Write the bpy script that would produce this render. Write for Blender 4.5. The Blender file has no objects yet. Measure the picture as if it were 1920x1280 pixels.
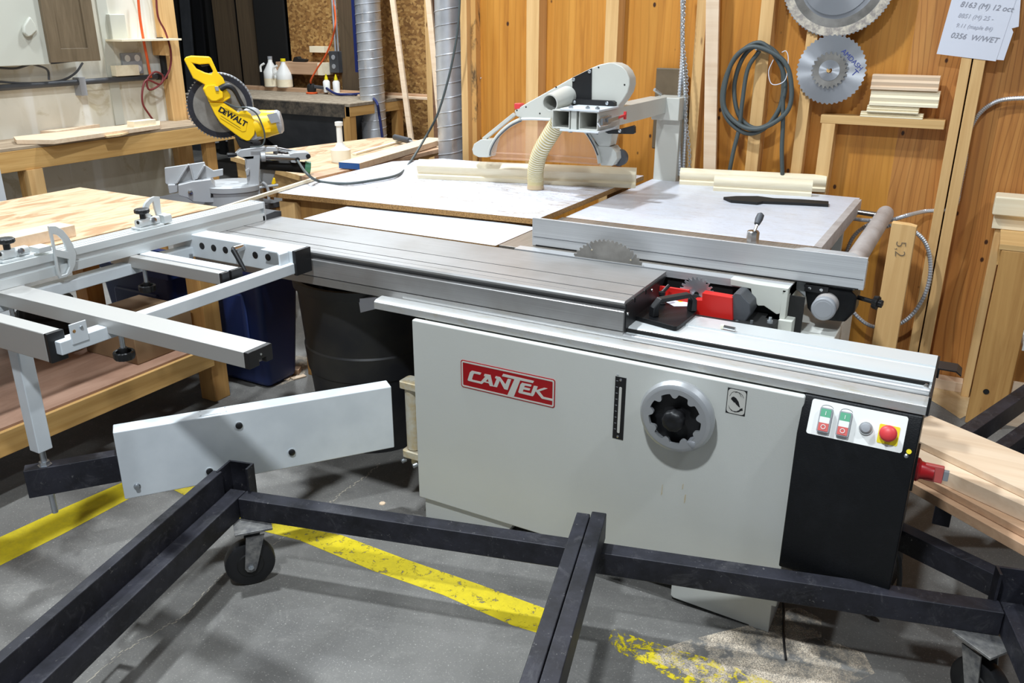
import bpy, bmesh, math, random
from mathutils import Vector, Matrix
from mathutils.geometry import tessellate_polygon
random.seed(7)
sc = bpy.context.scene
COL = sc.collection
PI = math.pi
# ------------------------------------------------------------------ camera
CAM = Vector((0, 0, 1.64)); FPX = 1584.6
YAW, PITCH, ROLL = 0.50285335, 0.36276542, 0.0026558
_r = Vector((math.cos(YAW), math.sin(YAW), 0))
_f = Vector((-math.sin(YAW)*math.cos(PITCH), math.cos(YAW)*math.cos(PITCH), -math.sin(PITCH)))
_u = _r.cross(_f)
RT = _r*math.cos(ROLL)+_u*math.sin(ROLL); UP = _u*math.cos(ROLL)-_r*math.sin(ROLL); FW = _f
def ray(px, py): return RT*((px-960)/FPX)+UP*(-(py-640)/FPX)+FW
def at(px, py, ax, val):          # surveying helper: where a sight line meets a known plane of the room
    d = ray(px, py); i = 'xyz'.index(ax); return CAM+d*((val-CAM[i])/d[i])
cd = bpy.data.cameras.new('camera'); cam = bpy.data.objects.new('camera', cd); COL.objects.link(cam)
cd.sensor_width = 36; cd.lens = FPX/1920*36; cd.clip_start = .02; cd.clip_end = 60
cam.matrix_world = Matrix(((RT.x, UP.x, -FW.x, 0), (RT.y, UP.y, -FW.y, 0), (RT.z, UP.z, -FW.z, 1.64), (0, 0, 0, 1)))
sc.camera = cam
# ------------------------------------------------------------------ materials
def S(c): return tuple(((x/255)/12.92 if x/255 <= .04045 else ((x/255+.055)/1.055)**2.4) for x in c)+(1,)
class Mat:
    def __init__(s, name, col=(200, 200, 200), rough=.5, metal=0, **k):
        s.m = bpy.data.materials.new(name); s.m.use_nodes = True; s.n = s.m.node_tree.nodes; s.l = s.m.node_tree.links
        s.b = s.n['Principled BSDF']; s.b.inputs['Base Color'].default_value = S(col)
        s.b.inputs['Roughness'].default_value = rough; s.b.inputs['Metallic'].default_value = metal
        for a, v in k.items(): s.b.inputs[a].default_value = v
        s._tc = None
    def tc(s, scale=(1, 1, 1), rot=(0, 0, 0)):
        if not s._tc: s._tc = s.n.new('ShaderNodeTexCoord')
        mp = s.n.new('ShaderNodeMapping'); s.l.new(s._tc.outputs['Object'], mp.inputs[0])
        mp.inputs['Scale'].default_value = scale; mp.inputs['Rotation'].default_value = rot
        return mp.outputs[0]
    def noise(s, scale=5, detail=4, rough=.55, dist=0, m=(1, 1, 1)):
        t = s.n.new('ShaderNodeTexNoise'); t.inputs['Scale'].default_value = scale; t.inputs['Detail'].default_value = detail
        t.inputs['Roughness'].default_value = rough; t.inputs['Distortion'].default_value = dist
        s.l.new(s.tc(m), t.inputs['Vector']); return t.outputs[0]
    def voro(s, scale=5, feat='F1', m=(1, 1, 1), rnd=1, out='Distance'):
        t = s.n.new('ShaderNodeTexVoronoi'); t.inputs['Scale'].default_value = scale; t.feature = feat
        t.inputs['Randomness'].default_value = rnd; s.l.new(s.tc(m), t.inputs['Vector']); return t.outputs[out]
    def wave(s, scale=3, dist=6, detail=2, dscale=1, m=(1, 1, 1), direction='X', typ='BANDS'):
        t = s.n.new('ShaderNodeTexWave'); t.wave_type = typ
        if typ == 'BANDS': t.bands_direction = direction
        t.inputs['Scale'].default_value = scale; t.inputs['Distortion'].default_value = dist; t.inputs['Detail'].default_value = detail
        t.inputs['Detail Scale'].default_value = dscale; s.l.new(s.tc(m), t.inputs['Vector']); return t.outputs['Fac']
    def ramp(s, fac, stops, interp='LINEAR'):
        r = s.n.new('ShaderNodeValToRGB'); r.color_ramp.interpolation = interp; e = r.color_ramp.elements
        while len(e) < len(stops): e.new(.5)
        for i, (p, c) in enumerate(stops):
            e[i].position = p; e[i].color = S(c) if isinstance(c, tuple) else (c, c, c, 1)
        s.l.new(fac, r.inputs[0]); return r.outputs[0]
    def mix(s, fac, a, b, mode='MIX'):
        x = s.n.new('ShaderNodeMix'); x.data_type = 'RGBA'; x.blend_type = mode
        for i, v in ((0, fac), (6, a), (7, b)):
            if isinstance(v, bpy.types.NodeSocket): s.l.new(v, x.inputs[i])
            else: x.inputs[i].default_value = v if i == 0 else S(v)
        return x.outputs[2]
    def math(s, op, a, b=0.0):
        x = s.n.new('ShaderNodeMath'); x.operation = op
        for i, v in ((0, a), (1, b)):
            if isinstance(v, bpy.types.NodeSocket): s.l.new(v, x.inputs[i])
            else: x.inputs[i].default_value = v
        return x.outputs[0]
    def col(s, v): s.l.new(v, s.b.inputs['Base Color']); return s
    def set(s, k, v): s.l.new(v, s.b.inputs[k]); return s
    def bump(s, h, st=.3, d=.01):
        x = s.n.new('ShaderNodeBump'); x.inputs['Strength'].default_value = st; x.inputs['Distance'].default_value = d
        s.l.new(h, x.inputs['Height']); s.l.new(x.outputs[0], s.b.inputs['Normal']); return s
def grain(name, base, dark, axis='z', rough=.65, sc_=1.0, knots=True, kc=(96, 60, 30), contrast=1):
    m = Mat(name, base, rough)
    st = {'x': (.6, 14, 14), 'y': (14, .6, 14), 'z': (14, 14, .6)}[axis]; st = tuple(v*sc_ for v in st)
    n1 = m.noise(2.2, 5, .6, .6, st)
    c = m.ramp(n1, [(.3, dark), (.62, base)])
    n2 = m.noise(3, 2, m=(1, 1, 1)); c = m.mix(m.math('MULTIPLY', n2, .35*contrast), c, tuple(min(255, int(v*1.08)) for v in base))
    if knots:
        v = m.voro(3.2, m={'x': (.8, 3, 3), 'y': (3, .8, 3), 'z': (3, 3, .8)}[axis])
        c = m.mix(m.ramp(v, [(.03, 1.0), (.075, 0.0)]), c, kc)
    m.col(c); m.bump(n1, .12, .003); return m.m
MT = {}
def defmats():
    m = Mat('machine_paint_grey_white', (196, 197, 192), .42); n = m.noise(420, 2); n2 = m.noise(2.5, 4)
    m.col(m.mix(m.ramp(n2, [(.45, 0.0), (.8, .25)]), (207, 208, 202), (194, 191, 180))); m.bump(n, .22, .0012); MT['paint'] = m.m
    m = Mat('machine_paint_pale', (216, 222, 226), .38); m.bump(m.noise(300, 2), .05, .001)
    m.col(m.ramp(m.noise(6, 4), [(.35, (206, 212, 216)), (.7, (222, 227, 230))])); MT['pale'] = m.m
    m = Mat('guard_paint', (196, 196, 188), .4); m.bump(m.noise(250, 2), .06, .001); MT['guardpaint'] = m.m
    m = Mat('cast_paint_cream', (205, 206, 196), .5); m.bump(m.noise(60, 4), .12, .003); MT['cream'] = m.m
    m = Mat('brushed_aluminium', (204, 205, 206), .36, .5); n = m.noise(3, 6, .7, 0, (.5, 160, 160))
    m.col(m.mix(m.ramp(m.noise(3, 5, m=(1, 1, 1)), [(.42, 0.0), (.75, .5)]), m.ramp(n, [(.3, (190, 191, 193)), (.7, (216, 217, 218))]), (190, 188, 184)))
    m.set('Roughness', m.ramp(n, [(.3, .3), (.7, .42)])); m.bump(n, .04, .001); MT['alu'] = m.m
    m = Mat('worn_slide_top', (176, 176, 176), .4, .45); n = m.noise(3, 6, .7, 0, (.6, 90, 90)); n2 = m.noise(5, 5)
    m.col(m.mix(m.ramp(n2, [(.45, 0.0), (.7, .6)]), m.ramp(n, [(.3, (150, 149, 148)), (.7, (170, 169, 168))]), (138, 134, 129))); MT['slidetop'] = m.m
    m = Mat('white_anodised_extrusion', (214, 218, 218), .35, .3); m.bump(m.noise(4, 4, m=(80, .5, 80)), .04, .001); MT['anod'] = m.m
    m = Mat('matte_aluminium_beam', (186, 184, 180), .42, .45); n = m.noise(300, 2); m.bump(n, .08, .001); MT['beam'] = m.m
    m = Mat('polished_steel', (205, 205, 205), .22, 1); MT['steel'] = m.m
    m = Mat('zinc_plated', (190, 195, 200), .32, .9); m.bump(m.noise(90, 2), .05, .001); MT['zinc'] = m.m
    m = Mat('rusty_cream', (200, 192, 172), .5); m.col(m.ramp(m.noise(14, 6, .7), [(.4, (205, 200, 184)), (.58, (196, 176, 136)), (.72, (150, 110, 62))])); MT['rusty'] = m.m
    m = Mat('machined_table', (168, 164, 158), .38, .7); n = m.noise(4, 6, .7, 0, (50, 1, 50))
    m.col(m.ramp(n, [(.3, (140, 132, 122)), (.7, (182, 176, 168))])); MT['castiron'] = m.m
    m = Mat('saw_blade_steel', (150, 148, 144), .36, .5); n = m.noise(9, 5); m.col(m.ramp(n, [(.35, (122, 118, 112)), (.65, (164, 160, 154))])); MT['blade'] = m.m
    m = Mat('bright_blade_steel', (196, 198, 202), .3, .8); m.b.inputs['Anisotropic'].default_value = .9
    tg = m.n.new('ShaderNodeTangent'); tg.direction_type = 'RADIAL'; tg.axis = 'Y'; m.l.new(tg.outputs[0], m.b.inputs['Tangent']); MT['bladebright'] = m.m
    m = Mat('black_plastic', (22, 22, 24), .45); m.bump(m.noise(200, 2), .08, .001); MT['black'] = m.m
    m = Mat('black_textured_paint', (26, 27, 30), .42, 0, **{'Specular IOR Level': .3}); n = m.noise(260, 2); m.bump(n, .35, .0015)
    m.col(m.ramp(m.noise(5, 6, .7), [(.5, (15, 16, 18)), (.8, (27, 28, 31))])); MT['blackpaint'] = m.m
    m = Mat('flange_anodised', (205, 206, 204), .4, .5); m.bump(m.noise(4, 4, m=(.5, 80, 80)), .04, .001); m.col(m.ramp(m.noise(20, 5, .7, 0, (1, 4, 4)), [(.5, (200, 200, 198)), (.75, (186, 178, 160))])); MT['flange'] = m.m
    m = Mat('raw_black_steel', (52, 52, 58), .5, .1, **{'Specular IOR Level': .35}); n = m.noise(7, 7, .7); s2 = m.noise(60, 4, .8)
    s3 = m.noise(11, 7, .8, 1.2); c = m.ramp(n, [(.35, (24, 24, 28)), (.62, (46, 46, 54))]); c = m.mix(m.ramp(s3, [(.54, 0.0), (.66, .5)]), c, (78, 77, 80)); c = m.mix(m.ramp(s2, [(.64, 0.0), (.72, .6)]), c, (140, 137, 134)); m.col(c); m.bump(s2, .1, .002); MT['blacksteel'] = m.m
    m = Mat('dark_void_metal', (20, 19, 18), .7); MT['dark'] = m.m  # near-black: real dark parts, also painted shade in voids and gaps
    m = Mat('grey_plastic', (150, 152, 156), .5); MT['greyplastic'] = m.m
    m = Mat('white_plastic', (232, 232, 228), .4); MT['white'] = m.m
    m = Mat('logo_red', (165, 16, 24), .35); MT['red'] = m.m
    m = Mat('logo_white', (206, 204, 196), .4); MT['logowhite'] = m.m
    m = Mat('guard_red_paint', (205, 30, 22), .42); MT['redpaint'] = m.m
    m = Mat('red_button_plastic', (214, 62, 66), .4); MT['redbtn'] = m.m
    m = Mat('safety_yellow', (228, 208, 20), .45); MT['yellow'] = m.m
    m = Mat('green_plastic', (92, 168, 132), .4); MT['green'] = m.m
    m = Mat('coral_plastic', (208, 98, 92), .4); MT['coral'] = m.m
    m = Mat('tool_yellow', (250, 204, 14), .38); MT['toolyellow'] = m.m
    m = Mat('silver_handwheel', (188, 190, 192), .36, .6); m.bump(m.noise(200, 2), .06, .001); MT['wheel'] = m.m
    m = Mat('cast_grey_aluminium', (184, 186, 188), .45, .25); m.bump(m.noise(60, 3), .1, .002); MT['castalu'] = m.m
    m = Mat('clear_window', (236, 214, 200), .08, 0); m.b.inputs['Transmission Weight'].default_value = .0
    m.b.inputs['Alpha'].default_value = .24; m.b.inputs['Base Color'].default_value = S((226, 186, 160)); MT['clear'] = m.m
    m = Mat('hose_plastic', (240, 234, 214), .35); MT['hose'] = m.m
    m = Mat('hose_rib', (208, 192, 140), .4); MT['hoserib'] = m.m
    m = Mat('cardboard', (140, 112, 82), .8); m.col(m.ramp(m.noise(4, 3), [(.3, (124, 98, 70)), (.7, (150, 122, 90))])); MT['card'] = m.m
    m = Mat('blue_plastic', (30, 46, 96), .5); MT['blue'] = m.m
    m = Mat('blue_paint', (36, 84, 148), .6); MT['bluepaint'] = m.m
    m = Mat('navy_hose', (26, 38, 92), .5); MT['navy'] = m.m
    m = Mat('orange_cord', (226, 92, 40), .5); MT['orange'] = m.m
    m = Mat('maroon_cord', (112, 40, 40), .5); MT['maroon'] = m.m
    m = Mat('grey_rubber_cord', (74, 82, 82), .55); MT['cord'] = m.m
    m = Mat('bin_dark_plastic', (38, 38, 42), .5); m.col(m.ramp(m.noise(5, 5), [(.4, (30, 31, 36)), (.7, (52, 50, 48))])); MT['bin'] = m.m
    m = Mat('grey_block_wall', (118, 122, 128), .9); MT['neutral'] = m.m
    m = Mat('dull_aluminium', (196, 190, 186), .5, .2); m.col(m.ramp(m.noise(8, 5, .7), [(.35, (176, 168, 164)), (.7, (208, 204, 202))])); MT['dullalu'] = m.m
    m = Mat('worn_bench_wood', (168, 148, 124), .8); m.col(m.ramp(m.noise(3, 6, .7, 1, (6, .8, 1)), [(.3, (128, 108, 86)), (.7, (180, 160, 134))])); MT['wornbench'] = m.m
    m = Mat('dusty_caster_steel', (128, 128, 130), .45, .5); m.col(m.ramp(m.noise(30, 5, .7), [(.35, (96, 96, 98)), (.65, (150, 148, 144))])); MT['castersteel'] = m.m
    m = Mat('pencil_mark', (120, 104, 84), .8); MT['pencil'] = m.m
    m = Mat('blade_dust', (186, 176, 162), .8); m.col(m.ramp(m.noise(30, 5, .75), [(.4, (150, 142, 136)), (.6, (206, 196, 178))])); MT['bladedust'] = m.m
    m = Mat('paper', (216, 218, 228), .8); MT['paper'] = m.m
    m = Mat('ink', (150, 151, 160), .8); MT['ink'] = m.m
    m = Mat('faint_ink', (186, 188, 198), .8); MT['faintink'] = m.m
    m = Mat('blue_ink', (52, 66, 140), .8); MT['blueink'] = m.m
    m = Mat('green_crate', (120, 116, 20), .5); MT['crate'] = m.m
    m = Mat('electrical_box_paint', (196, 196, 184), .5); MT['ebox'] = m.m
    m = Mat('stained_brown_door', (112, 96, 76), .5); m.col(m.ramp(m.noise(3, 5, .6, 1, (1, 10, 1)), [(.3, (98, 84, 64)), (.7, (120, 104, 82))])); MT['brown'] = m.m
    # white melamine, scuffed
    for nm, base, sc1 in (('melamine', (218, 224, 238), .45), ('melamine_clean', (216, 221, 232), .14)):
        m = Mat(nm, base, .35); n = m.noise(3.5, 7, .75, .8, (1, 3, 1)); n2 = m.noise(30, 5, .8, 1.5, (.6, 4, 1))
        c = m.mix(m.ramp(n, [(.46, 0.0), (.62, min(1, sc1*1.6))]), base, (190, 180, 166))
        c = m.mix(m.ramp(n2, [(.54, 0.0), (.61, min(1, sc1*2))]), c, (120, 88, 62)); m.col(c); MT[nm] = m.m
    m = Mat('particle_board_edge', (176, 140, 92), .8); m.col(m.ramp(m.voro(220), [(.1, (96, 66, 34)), (.6, (164, 124, 72))])); MT['particle'] = m.m
    MT['pineZ'] = grain('pine_vertical', (222, 182, 124), (196, 150, 92), 'z')
    MT['pineX'] = grain('pine_along_x', (214, 176, 118), (186, 142, 84), 'x')
    MT['pineY'] = grain('pine_along_y', (214, 172, 108), (182, 136, 72), 'y')
    MT['postZ'] = grain('fir_post', (196, 150, 88), (164, 116, 60), 'z')
    m = Mat('scarred_wood', (196, 150, 88), .7); n = m.noise(3, 6, .7, .5, (4, 4, 1.6)); m.col(m.mix(m.ramp(n, [(.5, 0.0), (.6, .85)]), (206, 158, 92), (70, 56, 42))); MT['scarred'] = m.m
    MT['beech'] = grain('pale_beech', (228, 204, 176), (212, 182, 150), 'x', knots=False, rough=.5)
    MT['beech_dark'] = grain('planed_maple', (196, 160, 128), (172, 134, 102), 'x', knots=False, rough=.5)
    MT['moulding'] = grain('primed_pine_moulding', (240, 228, 200), (230, 214, 182), 'x', knots=False, rough=.5)
    MT['walnut'] = grain('walnut_board', (120, 84, 58), (88, 60, 42), 'x', knots=False)
    m = Mat('plywood_top', (222, 188, 140), .6); n = m.noise(3, 5, .65, 1.2, (14, 1.4, 1)); n2 = m.noise(2.2, 5, .6, 1.5, (3, 1, 1))
    c = m.ramp(n, [(.3, (182, 150, 112)), (.6, (210, 186, 152))]); c = m.mix(m.ramp(n2, [(.5, 0.0), (.58, .8)]), c, (166, 124, 82)); m.col(c); MT['plytop'] = m.m
    m = Mat('shelf_sheet', (176, 138, 116), .6); m.col(m.ramp(m.noise(3, 5, .6, 1, (4, 1, 1)), [(.3, (164, 126, 104)), (.7, (190, 152, 130))])); MT['shelfsheet'] = m.m
    # plywood walls
    for nm, a, b, d, kk in (('plywall', (192, 128, 46), (214, 152, 66), (152, 92, 28), 1), ('plywall_dark', (188, 126, 62), (208, 150, 82), (136, 80, 34), 2)):
        m = Mat(nm, a, .5)
        w = m.wave(3.4 if kk == 2 else 3.2, 46 if kk == 2 else 14, 2, .33, (2.6, 1, .42), 'X')
        n = m.noise(1.6, 7, .6, .9, (9, 1, .5)); n3 = m.noise(.9, 3, m=(1.5, 1, .6))
        c = m.ramp(n, [(.22, d), (.45, a), (.72, b)]); c = m.mix(m.ramp(w, [(.0, .6 if kk == 2 else .3), (.16, 0.0)]), c, d)
        c = m.mix(m.ramp(n3, [(.4, 0.0), (.7, .45)]), c, b)
        v = m.voro(8.5, m=(1.2, 0, .8)); c = m.mix(m.ramp(v, [(.06, 1.0), (.095, 0.0)]), c, (66, 36, 18)); m.col(c); MT[nm] = m.m
    m = Mat('osb', (170, 124, 66), .7); v = m.voro(30, m=(1, 1, 1.5), out='Color'); n = m.noise(20, 4, .7, 2, (1, 1, 1.6)); bw = m.n.new('ShaderNodeRGBToBW'); m.l.new(v, bw.inputs[0])
    c = m.ramp(bw.outputs[0], [(.2, (118, 80, 40)), (.5, (160, 116, 62)), (.85, (196, 154, 92))]); c = m.mix(m.ramp(n, [(.4, 0.0), (.7, .6)]), c, (128, 88, 44)); m.col(c); MT['osb'] = m.m
    MT['darkbrown'] = grain('old_dark_plywood', (92, 76, 56), (70, 56, 42), 'z', knots=False)  # dark brown plywood colour with grain
    # concrete
    m = Mat('concrete', (122, 120, 116), .62); n = m.noise(1.6, 7, .65, .4); n2 = m.noise(160, 3, .8); n3 = m.noise(9, 6, .75, 1)
    c = m.ramp(n, [(.3, (86, 84, 82)), (.55, (110, 108, 104)), (.75, (128, 125, 121))]); c = m.mix(m.ramp(n3, [(.52, 0.0), (.75, .5)]), c, (140, 137, 131))
    c = m.mix(m.ramp(n2, [(.60, 0.0), (.68, .75)]), c, (186, 182, 174)); c = m.mix(m.ramp(m.noise(70, 4, .8), [(.62, 0.0), (.70, .6)]), c, (84, 82, 80)); c = m.mix(m.ramp(m.noise(5, 3, .5, 1), [(.70, 0.0), (.76, .5)]), c, (74, 72, 70)); m.col(c); m.bump(n2, .12, .002); m.set('Roughness', m.ramp(n, [(.3, .5), (.7, .75)])); MT['concrete'] = m.m
    m = Mat('old_plaster', (212, 206, 188), .75); n = m.noise(1.6, 5, .6, .8, (1, 1, .5)); n2 = m.noise(2.6, 5, .65, 2, (1, 1, .7))
    c = m.ramp(n, [(.35, (196, 190, 170)), (.6, (222, 218, 204))]); c = m.mix(m.ramp(n2, [(.58, 0.0), (.66, .5)]), c, (176, 162, 122))
    c = m.mix(m.ramp(m.noise(2, 2, .5, .5, (1, 3.4, .15)), [(.6, 0.0), (.64, .7)]), c, (236, 236, 230)); m.col(c); MT['plaster'] = m.m
    m = Mat('galvanised_duct', (176, 180, 186), .3, .62); n = m.voro(9); n2 = m.noise(4, 5); m.col(m.ramp(n2, [(.35, (188, 192, 198)), (.65, (226, 229, 234))])); m.set('Roughness', m.ramp(n, [(.1, .24), (.6, .42)])); MT['galv'] = m.m
    m = Mat('dusty_dark_felt', (66, 60, 54), .9); n = m.noise(12, 6, .8); m.col(m.ramp(n, [(.4, (52, 47, 42)), (.7, (112, 100, 84))])); MT['felt'] = m.m
    m = Mat('dusty_top', (150, 136, 116), .9); n = m.noise(22, 5, .8); m.col(m.ramp(n, [(.4, (134, 120, 102)), (.7, (178, 164, 142))])); MT['dustytop'] = m.m
    m = Mat('grey_sheet_metal', (74, 76, 80), .55, .3); m.col(m.ramp(m.noise(3, 4), [(.3, (60, 62, 66)), (.7, (86, 88, 92))])); MT['hopper'] = m.m
    # alpha overlays: worn paint and sawdust lying on the floor
    def overlay(nm, c1, c2, edge, lo, hi, sc0, m=(1, 1, 1), sc2=26):
        x = Mat(nm, c1, .65); n = x.noise(sc0, 8, .78, .6, m); n2 = x.noise(sc2, 6, .8)
        x.col(x.ramp(n2, [(.35, c1), (.7, c2)])); x.set('Alpha', x.ramp(n, [(lo, 0.0), (hi, 1.0)])); MT[nm] = x.m; return x
    overlay('line_paint_solid', (206, 184, 22), (176, 158, 30), 0, .30, .36, 22)
    overlay('line_paint_worn', (218, 196, 14), (196, 176, 20), 0, .40, .45, 34)
    overlay('line_paint_faint', (218, 198, 20), (196, 176, 20), 0, .50, .55, 30)
    x = overlay('sawdust', (228, 214, 194), (206, 188, 164), 0, .42, .56, 5, sc2=80)
    a_ = x.noise(9, 5, .7); g_ = x.noise(230, 2, .8); x.set('Alpha', x.math('MULTIPLY', x.ramp(a_, [(.42, 0.0), (.6, 1.0)]), x.ramp(g_, [(.42, .12), (.56, 1.0)])))
    m = Mat('sawdust_pile', (208, 176, 130), .9); m.bump(m.noise(60, 4), .4, .01); m.col(m.ramp(m.noise(8, 5), [(.3, (192, 158, 110)), (.7, (222, 194, 150))])); MT['dust'] = m.m
defmats()
# ------------------------------------------------------------------ geometry
class MB:
    def __init__(s): s.v = []; s.f = []; s.mi = []; s.cur = 0
    def add(s, vs, fs):
        o = len(s.v); s.v += [tuple(v) for v in vs]; s.f += [tuple(o+i for i in f) for f in fs]; s.mi += [s.cur]*len(fs); return s
    def use(s, i): s.cur = i; return s
    def box(s, x0, x1, y0, y1, z0, z1):
        v = [(x, y, z) for x in (x0, x1) for y in (y0, y1) for z in (z0, z1)]
        return s.add(v, [(0, 1, 3, 2), (4, 6, 7, 5), (0, 4, 5, 1), (2, 3, 7, 6), (0, 2, 6, 4), (1, 5, 7, 3)])
    def bar(s, p0, p1, w, h, up=(0, 0, 1)):            # rectangular bar from p0 to p1
        p0 = Vector(p0); p1 = Vector(p1); d = (p1-p0).normalized(); u = Vector(up); a = d.cross(u)
        if a.length < 1e-4: a = d.cross(Vector((1, 0, 0)))
        a.normalize(); b = a.cross(d).normalized()
        v = [p+a*i*w/2+b*j*h/2 for p in (p0, p1) for i in (-1, 1) for j in (-1, 1)]
        return s.add(v, [(0, 1, 3, 2), (4, 6, 7, 5), (0, 4, 5, 1), (2, 3, 7, 6), (0, 2, 6, 4), (1, 5, 7, 3)])
    def plate(s, outer, vec, holes=()):                # planar outline (with holes) given real thickness
        loops = [[Vector(p) for p in outer]]+[[Vector(p) for p in h] for h in holes]
        flat = [p for L in loops for p in L]; n = len(flat); vec = Vector(vec)
        tri = [tuple(t) for t in tessellate_polygon(loops)] if (holes or len(outer) > 4) else [tuple(range(n))]
        # newell
        L = loops[0]; nn = Vector((0, 0, 0))
        for i in range(len(L)): nn += L[i].cross(L[(i+1) % len(L)])
        flip = nn.dot(vec) > 0
        fs = []
        for t in tri:
            if len(t) == 3:
                a, b, c = (flat[i] for i in t); tn = (b-a).cross(c-a)
                if tn.dot(vec) > 0: t = t[::-1]
            elif flip: t = t[::-1]
            fs.append(t); fs.append(tuple(i+n for i in t[::-1]))
        o = 0
        for li, L in enumerate(loops):
            k = len(L); nn = Vector((0, 0, 0))
            for i in range(k): nn += L[i].cross(L[(i+1) % k])
            fl = (nn.dot(vec) > 0) ^ (li > 0)
            for i in range(k):
                a, b = o+i, o+(i+1) % k; q = (a, a+n, b+n, b)
                fs.append(q if not fl else q[::-1])
            o += k
        return s.add(flat+[p+vec for p in flat], fs)
    def prism(s, poly, axis, a, b, holes=()):           # poly in the two other axes
        def P(u, v, w): return {'x': (w, u, v), 'y': (u, w, v), 'z': (u, v, w)}[axis]
        vec = Vector(P(0, 0, b))-Vector(P(0, 0, a))
        return s.plate([P(u, v, a) for u, v in poly], vec, [[P(u, v, a) for u, v in h] for h in holes])
    def rings(s, rings, closed=False, caps=True):
        k = len(rings[0]); vs = [p for r in rings for p in r]; fs = []
        m = len(rings)
        for i in range(m-1 if not closed else m):
            j = (i+1) % m
            for a in range(k):
                b = (a+1) % k; fs.append((i*k+a, i*k+b, j*k+b, j*k+a))
        if caps and not closed: fs.append(tuple(range(k))[::-1]); fs.append(tuple((m-1)*k+a for a in range(k)))
        return s.add(vs, fs)
    def lathe(s, o, axis, prof, n=24, caps=True, jag=None):    # prof: (distance along axis, radius)
        o = Vector(o); d = Vector(axis).normalized(); a = d.orthogonal().normalized(); b = d.cross(a)
        R = []
        for t, r in prof:
            R.append([o+d*t+(a*math.cos(2*PI*i/n)+b*math.sin(2*PI*i/n))*(r*(jag(i/n) if jag else 1)) for i in range(n)])
        return s.rings(R, caps=caps)
    def cyl(s, p0, p1, r, r2=None, n=20, caps=True):
        p0 = Vector(p0); p1 = Vector(p1); return s.lathe(p0, p1-p0, [(0, r), ((p1-p0).length, r if r2 is None else r2)], n, caps)
    def sweep(s, path, r, n=8, closed=False, caps=True):
        P = [Vector(p) for p in path]; m = len(P); R = []; up = None
        for i in range(m):
            t = (P[(i+1) % m]-P[i-1]) if (closed or 0 < i < m-1) else (P[1]-P[0] if i == 0 else P[-1]-P[-2])
            t.normalize()
            if up is None: up = t.orthogonal().normalized()
            up = (up-t*up.dot(t)).normalized(); b = t.cross(up); rr = r(i) if callable(r) else r
            R.append([P[i]+(up*math.cos(2*PI*k/n)+b*math.sin(2*PI*k/n))*rr for k in range(n)])
        return s.rings(R, closed, caps)
def spline(pts, k=8, closed=False):
    P = [Vector(p) for p in pts]; n = len(P); out = []
    for i in range(n if closed else n-1):
        p0, p1, p2, p3 = (P[(i-1) % n] if closed or i > 0 else P[0]*2-P[1]), P[i], P[(i+1) % n], (P[(i+2) % n] if closed or i+2 < n else P[-1]*2-P[-2])
        for j in range(k):
            t = j/k; out.append(.5*((2*p1)+(p2-p0)*t+(2*p0-5*p1+4*p2-p3)*t*t+(3*p1-p0-3*p2+p3)*t**3))
    if not closed: out.append(P[-1])
    return out
def circle(c, r, n, a0=0, a1=2*PI, full=True):
    return [(c[0]+r*math.cos(a0+(a1-a0)*i/(n if full else n-1)), c[1]+r*math.sin(a0+(a1-a0)*i/(n if full else n-1))) for i in range(n)]
def rrect(x0, x1, y0, y1, r, k=4):
    o = []
    for cx, cy, a in ((x1-r, y1-r, 0), (x0+r, y1-r, PI/2), (x0+r, y0+r, PI), (x1-r, y0+r, 3*PI/2)):
        o += [(cx+r*math.cos(a+PI/2*i/k), cy+r*math.sin(a+PI/2*i/k)) for i in range(k+1)]
    return o
def teeth(c, r, n, depth, hook=.3, g=.55):
    o = []
    for i in range(n):
        a = 2*PI*i/n; w = 2*PI/n
        for t, rr in ((0, r), (.35, r-.002), (.38, r-depth*.8), (.6, r-depth), (.95, r-depth*.35)):
            o.append((c[0]+rr*math.cos(a+t*w), c[1]+rr*math.sin(a+t*w)))
    return o
MWORLD = {}
def mat_(k): return MT[k] if isinstance(k, str) else k
def build(name, mb, mats, parent=None, bevel=0, smooth=35, seg=2, **props):
    me = bpy.data.meshes.new(name)
    if parent is not None: o0 = MWORLD[parent.name]
    else:
        xs, ys, zs = zip(*mb.v); o0 = Vector(((min(xs)+max(xs))/2, (min(ys)+max(ys))/2, min(zs)))
    me.from_pydata([tuple(Vector(v)-o0) for v in mb.v], [], mb.f)
    if not isinstance(mats, (list, tuple)): mats = [mats]
    for m in mats: me.materials.append(mat_(m))
    me.polygons.foreach_set('material_index', mb.mi); me.polygons.foreach_set('use_smooth', [True]*len(me.polygons))
    bm = bmesh.new(); bm.from_mesh(me); bmesh.ops.recalc_face_normals(bm, faces=bm.faces); bm.to_mesh(me); bm.free()
    me.update(); me.set_sharp_from_angle(angle=math.radians(smooth))
    o = bpy.data.objects.new(name, me); COL.objects.link(o)
    if parent is not None: o.parent = parent
    else: o.location = o0
    MWORLD[o.name] = o0
    if bevel:
        b = o.modifiers.new('edge', 'BEVEL'); b.width = bevel; b.segments = seg; b.limit_method = 'ANGLE'; b.angle_limit = math.radians(40); b.harden_normals = True
    for k, v in props.items(): o[k] = v
    return o
def thing(name, label, cat, loc, group=None):
    o = bpy.data.objects.new(name, None); COL.objects.link(o); o.location = loc; o.empty_display_size = .05
    o['label'] = label; o['category'] = cat
    if group: o['group'] = group
    MWORLD[o.name] = Vector(loc); return o
def single(name, label, cat, mb, mats, group=None, **k):
    o = build(name, mb, mats, **k); o['label'] = label; o['category'] = cat
    if group: o['group'] = group
    return o
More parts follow.
